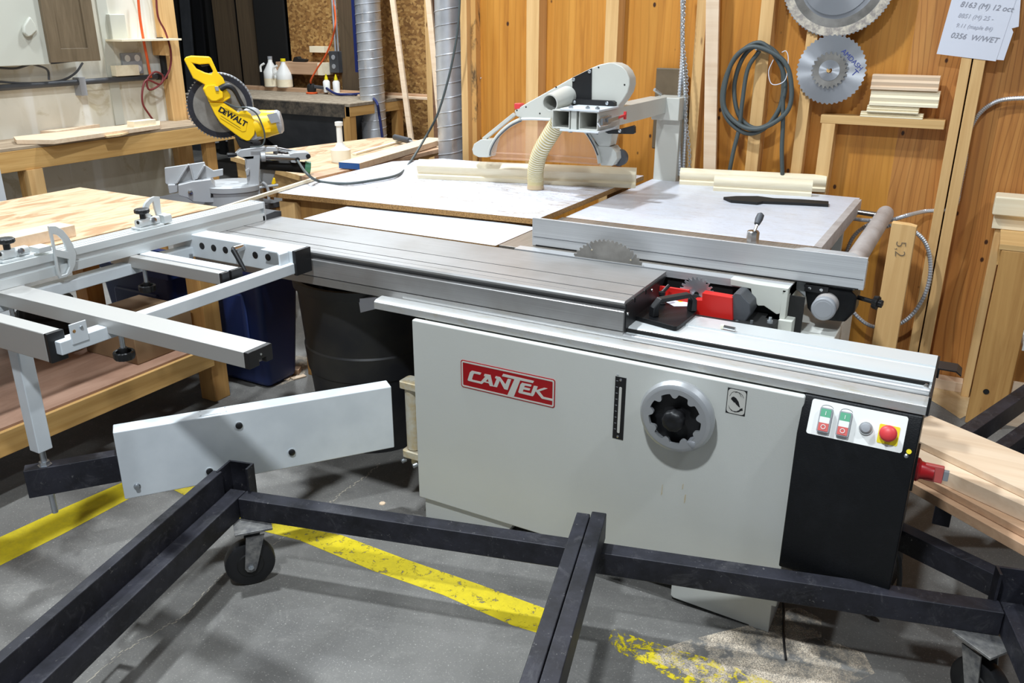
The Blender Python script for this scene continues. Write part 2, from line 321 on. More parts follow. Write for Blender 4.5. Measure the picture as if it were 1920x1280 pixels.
def text(name, body, size, origin, ux, uy, mat, parent, thick=.0006, off=0.0, shear=0, align='LEFT', squeeze=1.0):
    cu = bpy.data.curves.new(name, 'FONT'); cu.body = body; cu.size = size; cu.extrude = thick; cu.offset = off; cu.shear = shear; cu.align_x = align
    to = bpy.data.objects.new('tmp', cu); COL.objects.link(to)
    dg = bpy.context.evaluated_depsgraph_get(); me = bpy.data.meshes.new_from_object(to.evaluated_get(dg)); bpy.data.objects.remove(to)
    me.name = name; ux = Vector(ux).normalized(); uy = Vector(uy); uy = (uy-ux*uy.dot(ux)).normalized(); nz = ux.cross(uy); o0 = Vector(origin)-MWORLD[parent.name]
    for v in me.vertices: c = v.co.copy(); v.co = o0+ux*c.x*squeeze+uy*c.y+nz*c.z
    me.materials.clear(); me.materials.append(mat_(mat)); o = bpy.data.objects.new(name, me); COL.objects.link(o); o.parent = parent; MWORLD[o.name] = MWORLD[parent.name]
    return o
def zz(pts, ox, oy, s): return [(ox+x/s, oy+y/s) for x, y in pts]
class Plane:                                            # a vertical plane through P facing n
    def __init__(s, P, n): s.P = Vector((P[0], P[1], 0)); s.n = Vector((n[0], n[1], 0)).normalized()
    def pt(s, px, py, d=0):
        r = ray(px, py); q = s.P+s.n*d; t = ((q-CAM).x*s.n.x+(q-CAM).y*s.n.y)/(r.x*s.n.x+r.y*s.n.y); return CAM+r*t
    def pts(s, L, d=0): return [s.pt(x, y, d) for x, y in L]
# ================================================================== THE SETTING
def struct(name, mb, mats, parent=None, **k):
    o = build(name, mb, mats, parent, **k)
    if parent is None: o['kind'] = 'structure'
    return o
fl = struct('floor', MB().box(-9.6, 3.2, -2.2, 9.2, -.1, 0), 'concrete')
YW = 4.30                                              # plywood face of the back wall
wb = struct('wall_back', MB().box(-2.66, -.36, YW, YW+.02, .0, 3.2), 'plywall')
struct('wall_right', MB().box(-.36, 2.6, YW, YW+.02, .0, 3.2), 'plywall_dark')
def studx(px, py): return at(px, py, 'y', YW-.09).x
def stud(x0, w=.038, z0=0, z1=3.2, d=.09, mat='pineZ', par=wb): return build('stud', MB().box(x0, x0+w, YW-d, YW-.0005, z0, z1), mat, par, bevel=.002)
stud(studx(863, 60), .042)
build('scarred_stud_face', MB().box(studx(863, 60)+.044, studx(863, 60)+.075, YW-.05, YW-.0005, 0, 3.2), 'scarred', wb)
for px, py, px2 in ((986.7, 60, 1011), (1134, 60, 1158), (1303, 60, 1322), (1412, 160, 1436), (1501, 160, 1522)):
    a = studx(px, py); stud(a, max(.038, min(.075, studx(px2, py)-a)))
a = studx(1537, 260); stud(a, .06, 0, 1.1995)
a = studx(1768, 300); stud(a, .04); stud(a+.046, .046)
a0 = studx(1541, 203); a1 = studx(1779, 222)
build('cross_blocking', MB().box(a0-.0, a1-.012, YW-.09, YW-.001, 1.2, 1.238), 'pineX', wb, bevel=.002)
# left plaster wall and its end post
XL = -6.05
wl = struct('wall_left', MB().box(XL-.15, XL, 1.2, 5.0, 0, 3.4), 'plaster')
build('pilaster', MB().box(XL, XL+.012, at(188, 60, 'x', XL).y, at(206, 60, 'x', XL).y, .86, 3.4), 'ebox', wl)
p = at(308, 60, 'x', XL); q = at(330, 200, 'x', XL)
build('end_post', MB().box(XL-.10, XL+.06, 5.0, 5.16, 0, 3.4), 'pineZ', wl, bevel=.003)
# far partition of strand board and the dark store behind
YF = 7.75
wf = struct('wall_far', MB().box(at(546, 100, 'y', YF).x, -1.2, YF, YF+.03, 0, 3.6), 'osb')
build('door_post', MB().box(at(641, 60, 'y', YF).x, at(672, 60, 'y', YF).x, YF-.05, YF-.001, 0, 3.6), 'darkbrown', wf)
build('wall_stud', MB().box(at(797, 60, 'y', 6.6).x, at(812, 60, 'y', 6.6).x, 6.6, 6.68, 0, 3.6), 'pineZ', wf)
struct('wall_store', MB().box(-11.5, at(546, 100, 'y', YF).x, 9.0, 9.05, 0, 3.8), 'dark')  # near-black walls here and below paint in the darkness of the open store
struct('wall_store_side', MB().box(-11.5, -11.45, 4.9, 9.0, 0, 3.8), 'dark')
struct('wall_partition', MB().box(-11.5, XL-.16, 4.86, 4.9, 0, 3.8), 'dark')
struct('wall_front', MB().box(-9.6, 3.2, -2.25, -2.2, 0, 3.8), 'neutral')
struct('wall_side', MB().box(3.2, 3.25, -2.2, 4.4, 0, 3.8), 'neutral')
struct('ceiling', MB().box(-11.5, 3.25, -2.25, 9.1, 5.2, 5.3), 'neutral')
# dark sheets and old panels standing in the store
for i, (xa, xb, m_) in enumerate(((335, 352, 'dark'), (356, 372, 'hopper'), (377, 392, 'black'), (398, 408, 'dark'), (408, 446, 'darkbrown'), (452, 480, 'darkbrown'), (484, 538, 'dark'))):
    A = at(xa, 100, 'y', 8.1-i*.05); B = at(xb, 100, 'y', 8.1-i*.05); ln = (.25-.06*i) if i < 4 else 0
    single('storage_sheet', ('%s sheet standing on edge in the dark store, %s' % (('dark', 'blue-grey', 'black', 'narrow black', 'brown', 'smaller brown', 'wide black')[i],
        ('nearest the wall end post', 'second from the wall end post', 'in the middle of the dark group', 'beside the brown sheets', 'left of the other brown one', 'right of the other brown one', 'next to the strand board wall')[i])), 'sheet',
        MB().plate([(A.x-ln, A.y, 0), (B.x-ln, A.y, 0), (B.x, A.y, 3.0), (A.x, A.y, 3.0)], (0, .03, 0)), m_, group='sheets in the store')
# ---- floor markings, dust
def fpoly(pts, z=.0008): return [at(x, y, 'z', 0)*1+Vector((0, 0, z)) for x, y in pts]
def flat(pts, z=.0008, t=.0006): P = fpoly(pts, z); return MB().plate(P, (0, 0, -t))
k = thing('floor_stripe', 'yellow painted safety stripe on the concrete, solid stretch under the white swing arm', 'floor marking', (-2.5, 1.6, 0))
build('stripe_paint', flat([(-60, 1085), (-60, 1040), (0, 1007), (120, 952), (228, 905), (330, 856), (345, 880), (236, 938), (120, 1000), (0, 1060)]), 'line_paint_solid', k)
k = thing('floor_stripe', 'yellow painted safety stripe with worn edge, running under the long black cart rail', 'floor marking', (-1.4, 1.8, 0))
build('stripe_paint', flat([(325, 918), (390, 900), (490, 975), (640, 1003), (760, 1048), (900, 1096), (1020, 1140), (1075, 1160), (1070, 1190), (1010, 1187), (960, 1172), (830, 1115), (700, 1070), (560, 1012), (470, 990)]), 'line_paint_worn', k)
k = thing('floor_stripe', 'almost worn away yellow stripe on the concrete at the bottom right', 'floor marking', (-.5, 1.8, 0))
build('stripe_paint', flat([(1150, 1178), (1180, 1190), (1260, 1215), (1350, 1240), (1440, 1275), (1500, 1300), (1330, 1310), (1240, 1262), (1160, 1222), (1140, 1200)]), 'line_paint_faint', k)
def dust(label, pts, m_='sawdust', z=.0012):
    o = build('sawdust', flat(pts, z), m_); o['label'] = label; o['category'] = 'sawdust'; o['kind'] = 'stuff'
dust('pale fine sawdust scattered on the floor in front of the saw foot', [(1290, 1200), (1420, 1168), (1500, 1180), (1620, 1225), (1640, 1262), (1560, 1300), (1350, 1290), (1200, 1230)])
dust('tan sawdust beside the cable right of the saw foot', [(1450, 1140), (1500, 1140), (1540, 1160), (1540, 1195), (1470, 1200), (1440, 1170)])
dust('sawdust streak on the floor between the bench leg and the dark bin', [(495, 690), (545, 665), (580, 668), (570, 705), (520, 725), (480, 705)])
dust('sawdust swept against the foot of the plywood wall', [(1745, 705), (1815, 722), (1830, 770), (1800, 785), (1770, 765), (1745, 750)], 'dust')
# cracks in the slab
cb = MB()
for L, w in (([(160, 1278), (240, 1215), (300, 1180), (350, 1150), (400, 1095), (430, 1070), (470, 1040), (520, 1015), (560, 985), (590, 970)], .002), ([(612, 950), (640, 925), (668, 905), (690, 890), (712, 868)], .0026)):
    P = spline([at(x, y, 'z', 0) for x, y in L], 10)
    for i in range(len(P)-1):
        d = (P[i+1]-P[i]); n = Vector((-d.y, d.x, 0)).normalized(); w0 = w*(.4+random.random()*.8); j = n*random.uniform(-.006, .006)
        a, b = P[i]+j, P[i+1]+j; cb.plate([a-n*w0+Vector((0, 0, .0006)), a+n*w0+Vector((0, 0, .0006)), b+n*w0+Vector((0, 0, .0006)), b-n*w0+Vector((0, 0, .0006))], (0, 0, -.0004))
mcr = Mat('crack_dust', (168, 160, 146), .9); MT['crack'] = mcr.m
build('floor_crack', cb, 'crack', fl)

# ================================================================== THE PANEL SAW
saw = thing('panel_saw', 'grey-white sliding table panel saw with red name plate, handwheel and black control box', 'table saw', (-.9, 2.4, 0))
def S_(name, mb, m, parent=saw, **k): return build(name, mb, m, parent, **k)
YC = 2.083
S_('base_body', MB().box(-1.49, -.3, 2.125, 2.98, .1, .742), 'paint', bevel=.004)
door = S_('front_panel', MB().box(-1.513, -.292, YC, 2.105, .092, .7445), 'paint', bevel=.005, seg=3)
S_('dark_gap', MB().box(-1.47, -.3, 2.135, 2.3, .7452, .7492), 'dark')  # near-black filler, paints the shade between panel lip and flange
S_('base_foot', MB().prism([(-1.50, 0), (-1.20, 0), (-1.14, .10), (-1.50, .10)], 'y', 2.10, 2.9), 'paint', bevel=.003)
S_('base_foot', MB().prism([(-.598, .02), (-.598, .11), (-.305, .11), (-.305, 0), (-.36, 0), (-.36, .004), (-.59, .014)], 'y', YC+.002, 2.95), 'paint', bevel=.002)
# rust runs below the handwheel
for px, py, h in ((1241, 918, .020), (1280, 912, .010), (1284, 935, .016)):
    q = at(px, py, 'y', YC-.0004); S_('rust_run', MB().prism([(q.x-.0015, q.z-h), (q.x+.0018, q.z-h*.6), (q.x+.0022, q.z+h), (q.x-.001, q.z+h*.7)], 'y', YC-.0006, YC+.001), 'rusty', door)
# name plate
def pz(pts, ox, oy, s, y): return [at(a, b, 'y', y) for a, b in zz(pts, ox, oy, s)]
c4 = [at(a, b, 'y', YC) for a, b in ((864.2, 673.2), (1041.8, 711.8), (1040, 766), (864.5, 723))]
x0, x1 = c4[0].x, (c4[1].x+c4[2].x)/2; zt = (c4[0].z+c4[1].z)/2; zb = (c4[2].z+c4[3].z)/2
npl = S_('name_plate', MB().prism(rrect(x0, x1, zb, zt, .008), 'y', YC-.0016, YC+.001), 'red', label='red plate lettered CANTEK in white')
S_('plate_border', MB().prism(rrect(x0+.003, x1-.003, zb+.003, zt-.003, .006), 'y', YC-.0022, YC-.001, [rrect(x0+.0078, x1-.0078, zb+.0078, zt-.0078, .003)]), 'logowhite', npl)
lt = MB()
for out, holes in (([(225, 340), (245, 336), (405, 373), (387, 408), (285, 385), (268, 395), (238, 485), (248, 498), (400, 532), (382, 565), (175, 515), (160, 500), (200, 365)], []),
    ([(382, 566), (418, 573), (455, 540), (540, 560), (560, 608), (622, 618), (572, 412), (465, 392), (452, 430), (480, 438), (395, 532)], [[(527, 482), (485, 525), (540, 538)]]),
    ([(620, 617), (690, 633), (740, 512), (820, 665), (880, 680), (945, 492), (885, 478), (838, 580), (745, 452), (665, 433), (652, 465), (682, 480), (640, 585)], []),
    ([(800, 391), (1355, 520), (1335, 558), (1108, 508), (990, 806), (873, 779), (1003, 487), (778, 432)], []),
    ([(1140, 551), (1312, 589), (1300, 622), (1190, 600), (1178, 632), (1288, 656), (1275, 692), (1165, 670), (1152, 710), (1308, 745), (1290, 785), (1090, 736), (1072, 716), (1110, 580)], []),
    ([(1290, 785), (1335, 794), (1354, 772), (1385, 702), (1495, 836), (1690, 880), (1695, 845), (1525, 805), (1450, 706), (1597, 656), (1537, 643), (1402, 682), (1422, 620), (1352, 604), (1302, 742)], [])):
    lt.plate(pz(out, 860, 660, 9.6, YC-.0024), (0, .0014, 0), [pz(h, 860, 660, 9.6, YC-.0024) for h in holes])
S_('lettering', lt, 'logowhite', npl)
# height scale
q = at(1161, 706, 'y', YC); q2 = at(1162, 823, 'y', YC); xs = (q.x+q2.x)/2
hs = S_('height_scale', MB().box(xs-.0165, xs+.0165, YC-.002, YC+.001, q2.z, q.z), 'black')
S_('slot', MB().prism(rrect(xs-.003, xs+.005, q2.z+.02, q.z-.03, .003), 'y', YC-.0026, YC-.001), 'logowhite', hs)
S_('scale_marks', [b := MB(), [b.box(xs-.013, xs-.007, YC-.0026, YC-.001, q2.z+.03+i*.019, q2.z+.031+i*.019) for i in range(10)]][0], 'greyplastic', hs)
for z in (q.z-.008, q2.z+.008): S_('screw', MB().lathe((xs, YC-.001, z), (0, -1, 0), [(0, .0045), (.002, .004), (.003, .001)], 12), 'steel', hs)
# rotation sticker
c = [at(a, b, 'y', YC) for a, b in ((1365.5, 725), (1402, 734), (1396, 781), (1360, 772))]
xa, xb = (c[0].x+c[3].x)/2, (c[1].x+c[2].x)/2; za, zb_ = (c[2].z+c[3].z)/2, (c[0].z+c[1].z)/2
stk = S_('direction_sticker', MB().box(xa, xb, YC-.0008, YC+.001, za, zb_), 'black')
S_('sticker_field', MB().prism(rrect(xa+.002, xb-.002, za+.002, zb_-.002, .009), 'y', YC-.0012, YC-.0004), 'logowhite', stk)
def sp(L): return [at(a, b, 'y', YC-.0016) for a, b in zz(L, 1330, 660, 9.14)]
im = MB().plate(sp([(370, 800), (385, 770), (420, 762), (460, 790), (500, 850), (525, 950), (505, 940), (455, 890), (440, 865), (420, 860)]), (0, .001, 0))
im.plate(sp([(330, 905), (350, 960), (400, 1005), (460, 1015), (520, 990), (515, 975), (565, 960), (572, 1005), (545, 1005), (500, 1028), (440, 1030), (380, 1005), (340, 960)]), (0, .001, 0))
for A in (spline([sp([p])[0] for p in ((350, 748), (390, 690), (450, 675), (510, 700), (550, 765))], 5), spline([sp([p])[0] for p in ((440, 690), (500, 690), (560, 730), (590, 790))], 5)): im.sweep(A, .0005, 4)
S_('pictogram', im, 'black', stk)
# handwheel
H = at(1266, 784, 'y', 2.03); hx, hz = H.x, H.z
hw = S_('handwheel', MB().lathe((hx, YC, hz), (0, -1, 0), [(0, .05), (.012, .09), (.025, .102), (.042, .105), (.056, .098), (.060, .090), (.060, .0865), (.02, .0865), (.02, .02)], 48, caps=False), 'wheel', smooth=30)
sc9 = []
for i in range(180):
    a = 2*PI*i/180; ph = (a*9/(2*PI)+.15) % 1; t = abs(ph-.5)*2; r = .0735-(.0125*math.sqrt(max(0, 1-(t/.42)**2)) if t < .42 else 0); sc9.append((hx+r*math.cos(a), hz+r*math.sin(a)))
S_('scalloped_rim', MB().prism(circle((hx, hz), .088, 60), 'y', YC-.0605, YC-.050, [sc9]), 'wheel', hw)
S_('dial_face', MB().lathe((hx, YC-.022, hz), (0, -1, 0), [(0, .086), (.003, .086), (.0035, .02), (.010, .018)], 40), 'black', hw)
S_('center_knob', MB().lathe((hx, YC-.02, hz), (0, -1, 0), [(0, .012), (.03, .014), (.036, .03), (.058, .03), (.064, .026), (.066, .012), (.064, .006)], 40, jag=lambda t: 1-.05*(math.sin(t*2*PI*9) > .3)), 'black', hw, smooth=50)
S_('dial_clip', MB().lathe((hx+.053, YC-.03, hz-.062), (0, -1, 0), [(0, .014), (.03, .014), (.032, .01)], 6, jag=lambda t: 1-.25*(math.cos(t*6*PI) > 0)), 'greyplastic', hw)
# control box
cbx = S_('control_box', MB().prism([(2.05, .25), (2.05, .653), (2.098, .7475), (2.42, .7475), (2.42, .25)], 'x', -.296, -.018), 'blackpaint', bevel=.004, seg=3)
# sloping face frame
Sn = Vector((0, 2.098-2.05, .748-.653)); Sn.normalize(); Nn = Vector((0, -Sn.z, Sn.y)); O_ = Vector((-.296, 2.05, .653))
def sl(u, v, d=0): return O_+Vector((1, 0, 0))*u+Sn*v+Nn*d
def slp(L, d): return [sl(u, v, d) for u, v in L]
lab = S_('label_plate', MB().plate(slp(rrect(.022, .247, .008, .098, .006), .0012), -Nn*.001), 'white', cbx)
def onoff(u, v, w=.030, h=.062):
    o = S_('switch', MB().plate(slp(rrect(u, u+w, v, v+h, .003), .014), -Nn*.013), 'greyplastic', cbx, bevel=.0025)
    for nm, a, b, m_ in (('start_button', .62, .95, 'green'), ('lamp_window', .38, .62, 'white'), ('stop_button', .05, .38, 'coral')):
        S_(nm, MB().plate(slp(rrect(u+.003, u+w-.003, v+h*a, v+h*b, .001, 2), .0155), -Nn*.003), m_, o)
    z0 = sl(u+w/2, v+h*.215, .016); s = MB(); s.sweep([z0+Vector((1, 0, 0))*math.cos(t*PI/8)*.0052+Sn*math.sin(t*PI/8)*.0052 for t in range(16)], .0009, 5, closed=True)
    s.bar(sl(u+w/2, v+h*.70, .016), sl(u+w/2, v+h*.86, .016), .0014, .001); S_('marks', s, 'white', o)
    s = MB(); s.sweep([sl(u+w/2+.014*math.cos(PI*t/10), v+h+.001+.007*math.sin(PI*t/10), .0018) for t in range(11)], .0004, 4); S_('arc_mark', s, 'black', cbx)
onoff(.046, .018); onoff(.092, .018)
q = sl(.158, .05)
S_('pilot_lamp', MB().lathe(q, Nn, [(0, .0145), (.008, .0145), (.010, .013), (.012, .0125), (.016, .010), (.017, .004)], 28), 'greyplastic', cbx, smooth=30)
S_('pilot_ring', MB().lathe(q, Nn, [(0, .0165), (.006, .0165), (.0085, .015)], 28), 'steel', cbx)
S_('stop_backplate', MB().plate(slp(rrect(.187, .234, .022, .069, .003), .0022), -Nn*.001), 'yellow', cbx)
S_('emergency_stop', MB().lathe(sl(.21, .048), Nn, [(0, .012), (.012, .012), (.014, .019), (.019, .0205), (.024, .0195), (.028, .015), (.03, .005)], 32), 'redbtn', cbx, smooth=50)
S_('earth_sticker', MB().lathe(sl(.262, .016), Nn, [(0, .006), (.001, .006)], 20), 'yellow', cbx)
S_('screw', MB().lathe(sl(.258, .004), Nn, [(0, .0055), (.002, .005), (.003, .002)], 16), 'steel', cbx)
S_('isolator_plate', MB().prism(rrect(2.10, 2.18, .54, .64, .004), 'x', -.018, -.012), 'black', cbx)
iso = S_('isolator_switch', MB().lathe((-.013, 2.14, .585), (1, 0, 0), [(0, .03), (.006, .03), (.012, .023), (.03, .019), (.042, .019)], 24), 'red', cbx)
S_('isolator_grip', MB().box(.006, .05, 2.133, 2.147, .562, .608), 'coral', cbx, bevel=.003)
S_('grip_tip', MB().box(.05, .062, 2.134, 2.146, .572, .598), 'greyplastic', cbx, bevel=.001)
S_('power_cable', MB().sweep(spline([(-.04, 2.3, .26), (-.01, 2.28, .22), (.0, 2.27, .12), (-.04, 2.3, .02), (-.2, 2.4, .008), (-.5, 2.5, .008)], 8), .007, 8), 'black')
S_('floor_cable', MB().sweep(spline([(-.33, 2.30, .05), (-.29, 2.21, .012), (-.27, 2.12, .005), (-.25, 2.04, .005), (-.235, 1.99, .005)], 8), .0035, 8), 'black')
# rail under the slide
S_('lower_flange', MB().prism([(2.100, .7495), (2.100, .773), (2.110, .780), (2.146, .783), (2.146, .772), (2.19, .757), (2.19, .7495)], 'x', -1.675, -.014), 'flange', bevel=.0015)
S_('flange_support', MB().box(-1.30, -.05, 2.14, 2.40, .7455, .7494), 'paint')
rail = S_('slide_rail', MB().prism([(2.20, .765), (2.195, .775), (2.2, .786), (2.212, .788), (2.212, .796), (2.218, .8), (2.30, .8), (2.302, .797), (2.314, .797), (2.316, .802), (2.40, .802), (2.408, .796), (2.41, .768), (2.2, .768)], 'x', -1.62, -.014), 'anod')
S_('rail_groove', MB().box(-1.61, -.02, 2.203, 2.215, .7865, .7955), 'dark', rail)
S_('rail_rod', MB().cyl((-1.61, 2.207, .789), (-.03, 2.207, .789), .0022, n=8), 'rusty', rail)
S_('rail_lower_tube', MB().prism(rrect(2.185, 2.205, .765, .785, .008), 'x', -1.62, -.016), 'alu', rail)
S_('rail_screw', MB().lathe((-.026, 2.198, .789), (0, -1, 0), [(0, .006), (.004, .006), (.0045, .003)], 14), 'steel', rail)
S_('end_plate', MB().box(-.014, -.008, 2.10, 2.41, .7495, .798), 'black', rail, bevel=.001)
S_('stop_bracket', MB().prism([(-.008, .775), (-.008, .803), (.036, .803), (.048, .793), (.048, .789), (.034, .799), (-.003, .799), (-.003, .775)], 'y', 2.30, 2.36), 'black', rail, bevel=.001)
# sliding table
ZT = .885
prof = [(2.188, .760), (2.184, .79), (2.188, .7925), (2.181, .795), (2.181, .853), (2.186, .8565), (2.205, .8565), (2.205, .868), (2.190, .869), (2.183, .874), (2.182, .880), (2.187, .885),
        (2.214, .885), (2.2145, .884), (2.2165, .884), (2.217, .885), (2.252, .885), (2.252, .874), (2.2575, .874), (2.2575, .885), (2.345, .885), (2.345, .874), (2.3505, .874), (2.3505, .885),
        (2.545, .885), (2.545, .874), (2.49, .868), (2.49, .81), (2.215, .81), (2.2, .80), (2.2, .76)]
sl_t = S_('sliding_table', MB().prism(prof, 'x', -2.60, -.832), 'slidetop', smooth=20)
S_('table_end_plate', MB().prism([(2.192, .79), (2.192, .874), (2.25, .874), (2.25, .862), (2.262, .862), (2.262, .874), (2.342, .874), (2.342, .862), (2.354, .862), (2.354, .874), (2.47, .876), (2.53, .872), (2.49, .84), (2.45, .80), (2.25, .80)], 'x', -.8315, -.827), 'black', sl_t)
for y, z in ((2.2, .845), (2.40, .862)): S_('end_screw', MB().lathe((-.827, y, z), (1, 0, 0), [(0, .005), (.003, .0045), (.004, .002)], 12), 'steel', sl_t)
S_('end_screw', MB().lathe((-.843, 2.1825, .802), (0, -1, 0), [(0, .003), (.001, .003)], 12), 'steel', sl_t)
S_('end_block', MB().prism([(2.45, .885), (2.45, .905), (2.52, .912), (2.555, .906), (2.555, .885)], 'x', -2.60, -2.49), 'hopper', sl_t, bevel=.001)
S_('table_latch', MB().lathe((-.80, 2.42, .80), (0, 0, 1), [(0, .014), (.02, .014), (.022, .009), (.045, .008), (.046, .011), (.055, .010)], 16), 'black', sl_t)
S_('latch_pin', MB().cyl((-.80, 2.42, .852), (-.79, 2.45, .868), .006, n=10), 'black', sl_t)
# guard plate with handle lying on the rail
P_ = [at(a, b, 'z', .815) for a, b in zz([(392, 700), (560, 548), (720, 445), (1000, 500), (1195, 652), (1160, 690), (990, 825), (955, 843), (920, 843)], 1120, 480, 6.4)]
gp = S_('cover_plate', MB().plate(P_, (0, 0, -.012)), 'blackpaint', bevel=.001)
st_ = [at(a, b, 'z', .8155) for a, b in zz([(740, 470), (1160, 530), (1130, 600), (920, 600), (730, 500)], 1120, 480, 6.4)]
S_('warning_sticker', MB().plate(st_, (0, 0, -.0006)), 'paper', gp)
y1 = [at(a, b, 'z', .8158) for a, b in zz([(960, 540), (1040, 530), (1045, 545), (990, 550)], 1120, 480, 6.4)]
S_('sticker_band', MB().plate(y1, (0, 0, -.0006)), 'yellow', gp)
h0 = at(1226, 592, 'z', .815); h1 = at(1297, 582, 'z', .815)
hb = MB(); dv = (h1-h0).normalized(); sv = Vector((-dv.y, dv.x, 0))
L = [h0, h0+Vector((0, 0, .028)), h0+dv*.014+Vector((0, 0, .048)), h1-dv*.016+Vector((0, 0, .052)), h1+Vector((0, 0, .036)), h1]
th = [.020, .016, .013, .013, .016, .020]
o_ = [p-dv*t*.55 if i < 2 else (p+dv*t*.55 if i > 3 else p+Vector((0, 0, t*.5))) for i, (p, t) in enumerate(zip(L, th))]
n_ = [p+dv*t*.55 if i < 2 else (p-dv*t*.55 if i > 3 else p-Vector((0, 0, t*.5))) for i, (p, t) in enumerate(zip(L, th))]
hb.plate([q-sv*.013 for q in o_+n_[::-1]], sv*.026)
S_('cover_handle', hb, 'black', gp, bevel=.003, seg=3)
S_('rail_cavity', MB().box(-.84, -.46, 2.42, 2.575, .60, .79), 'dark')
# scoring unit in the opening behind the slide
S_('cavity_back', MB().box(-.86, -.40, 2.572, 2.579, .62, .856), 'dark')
rd = MB().plate(pz([(1170, 762), (1222, 764), (1222, 718), (1415, 750), (1418, 897), (1178, 860)], 960, 340, 3.4286, 2.45), (0, .035, 0))
rd.plate(pz([(940, 672), (1138, 700), (1138, 748), (1172, 754), (1172, 830), (940, 800)], 960, 340, 3.4286, 2.475), (0, .01, 0))
S_('scoring_guard', rd, 'redpaint', bevel=.001)
q = at(1306, 551, 'y', 2.49)
def blade(name, c, y, r, n, depth, th, hub, m_, parent, hole=.008, ts=1):
    o = S_(name, MB().prism(teeth(c, r, n, depth), 'y', y-th/2, y+th/2, [circle(c, hole, 16)]), m_, parent, smooth=20)
    return o
sb = blade('scoring_blade', (q.x, q.z), 2.49, .056, 24, .011, .003, .02, 'bladebright', saw)
S_('arbor_nut', MB().lathe((q.x, 2.488, q.z-.02), (0, -1, 0), [(0, .02), (.006, .02), (.008, .012), (.02, .012), (.021, .004)], 20), 'dark', sb)
mo = MB().plate(pz([(1408, 745), (1430, 718), (1470, 725), (1500, 760), (1530, 790), (1535, 850), (1500, 905), (1420, 895)], 960, 340, 3.4286, 2.46), (0, .08, 0))
S_('scoring_motor_housing', mo, 'hopper', bevel=.004)
for a, b in ((1660, 885), (1445, 905), (1540, 905)):
    q = at(*zz([(a, b)], 960, 340, 3.4286)[0], 'y', 2.45); S_('bolt', MB().lathe((q.x, q.y, q.z-.012), (0, 0, 1), [(0, .009), (.008, .009), (.0082, .005), (.018, .005)], 6), 'zinc')
# main table
ml = S_('main_table', MB().box(-1.475, -.445, 2.58, 3.11, .845, ZT-.0005), 'castiron', bevel=.002)
S_('front_edge_strip', MB().box(-1.40, -.445, 2.56, 2.606, .862, .8855), 'alu', ml)
cr = MB().plate(pz([(1405, 625), (1570, 660), (1780, 690), (1745, 730), (1720, 850), (1700, 855), (1620, 800), (1580, 800), (1545, 750), (1535, 690), (1405, 668)], 960, 340, 3.4286, 2.535), (0, .04, 0))
S_('table_casting', cr, 'cream', ml, bevel=.002)
S_('table_casting_end', MB().box(-.462, -.445, 2.535, 3.0, .79, .882), 'cream', ml, bevel=.002)
S_('casting_bracket', MB().prism([(-.56, .72), (-.42, .72), (-.42, .79), (-.50, .79), (-.56, .76)], 'y', 2.52, 2.6), 'cream', ml, bevel=.002)
S_('under_frame', MB().box(-1.3, -.5, 2.62, 3.02, .72, .85), 'paint', ml)
# extension tables
def slab(name, P, z, t, top, edge, parent=saw, **k):
    b = MB().plate([Vector((x, y, z)) for x, y in P], (0, 0, -t)); b.mi = []
    b2 = MB(); n = len(P); V = [Vector((x, y, z)) for x, y in P]; W = [v-Vector((0, 0, t)) for v in V]
    b2.add(V+W, [tuple(range(n))]); b2.use(1); b2.f += [tuple(range(n, 2*n))[::-1]]+[(i, n+i, n+(i+1) % n, (i+1) % n) for i in range(n)]; b2.mi += [1]*(n+1)
    if parent: return build(name, b2, [top, edge], parent, **k)
    return b2
S_('side_extension', slab('x', [(-2.38, 2.562), (-1.478, 2.562), (-1.478, 2.89), (-2.38, 2.91)], ZT, .03, 0, 0, None), ['melamine_clean', 'particle'])
ext = S_('rear_extension', slab('x', [(-1.462, 3.113), (-.462, 3.113), (-.462, 4.14), (-1.462, 4.14)], ZT+.0003, .03, 0, 0, None), ['melamine_clean', 'particle'])
S_('extension_edge_rail', MB().box(-.478, -.448, 3.113, 4.10, .83, .887), 'dullalu', ext, bevel=.002)
S_('extension_frame', [b := MB(), b.box(-1.44, -.49, 3.16, 3.2, .79, .854), b.box(-1.44, -.49, 4.04, 4.08, .79, .854)][0], 'paint', ext)
for x in (-1.42, -.54): S_('extension_leg', MB().box(x, x+.04, 4.03, 4.07, 0, .79), 'paint', ext)
# rip fence
ff = S_('rip_fence', MB().prism([(2.63, .8865), (2.63, .986), (2.642, .986), (2.642, .97), (2.66, .97), (2.66, .8865)], 'x', -1.365, -.246), 'alu', bevel=.001)
S_('fence_groove', MB().box(-1.36, -.25, 2.6290, 2.6305, .918, .9195), 'hopper', ff)
S_('fence_slide_gap', MB().box(-1.35, -.26, 2.6285, 2.6302, .8868, .890), 'dark', ff)
fb = MB(); fb.prism([(-.62, .892), (-.62, .93), (-.44, .972), (-.30, .972), (-.262, .955), (-.258, .90), (-.30, .83), (-.42, .83), (-.5, .892)], 'y', 2.665, 2.74)
S_('fence_casting', fb, 'castalu', ff, bevel=.006, seg=3)
q = at(1412, 440, 'y', 2.70)
S_('lock_nut', MB().lathe((q.x, 2.70, .955), (0, 0, 1), [(0, .02), (.055, .02), (.058, .017)], 8), 'steel', ff)
S_('lock_lever_rod', MB().cyl((q.x, 2.70, 1.0), (q.x+.006, 2.74, 1.045), .005), 'steel', ff)
S_('lock_lever_grip', MB().lathe((q.x+.003, 2.725, 1.03), (.006, .045, .045), [(0, .009), (.02, .0125), (.036, .0115), (.042, .005)], 16), 'hopper', ff)
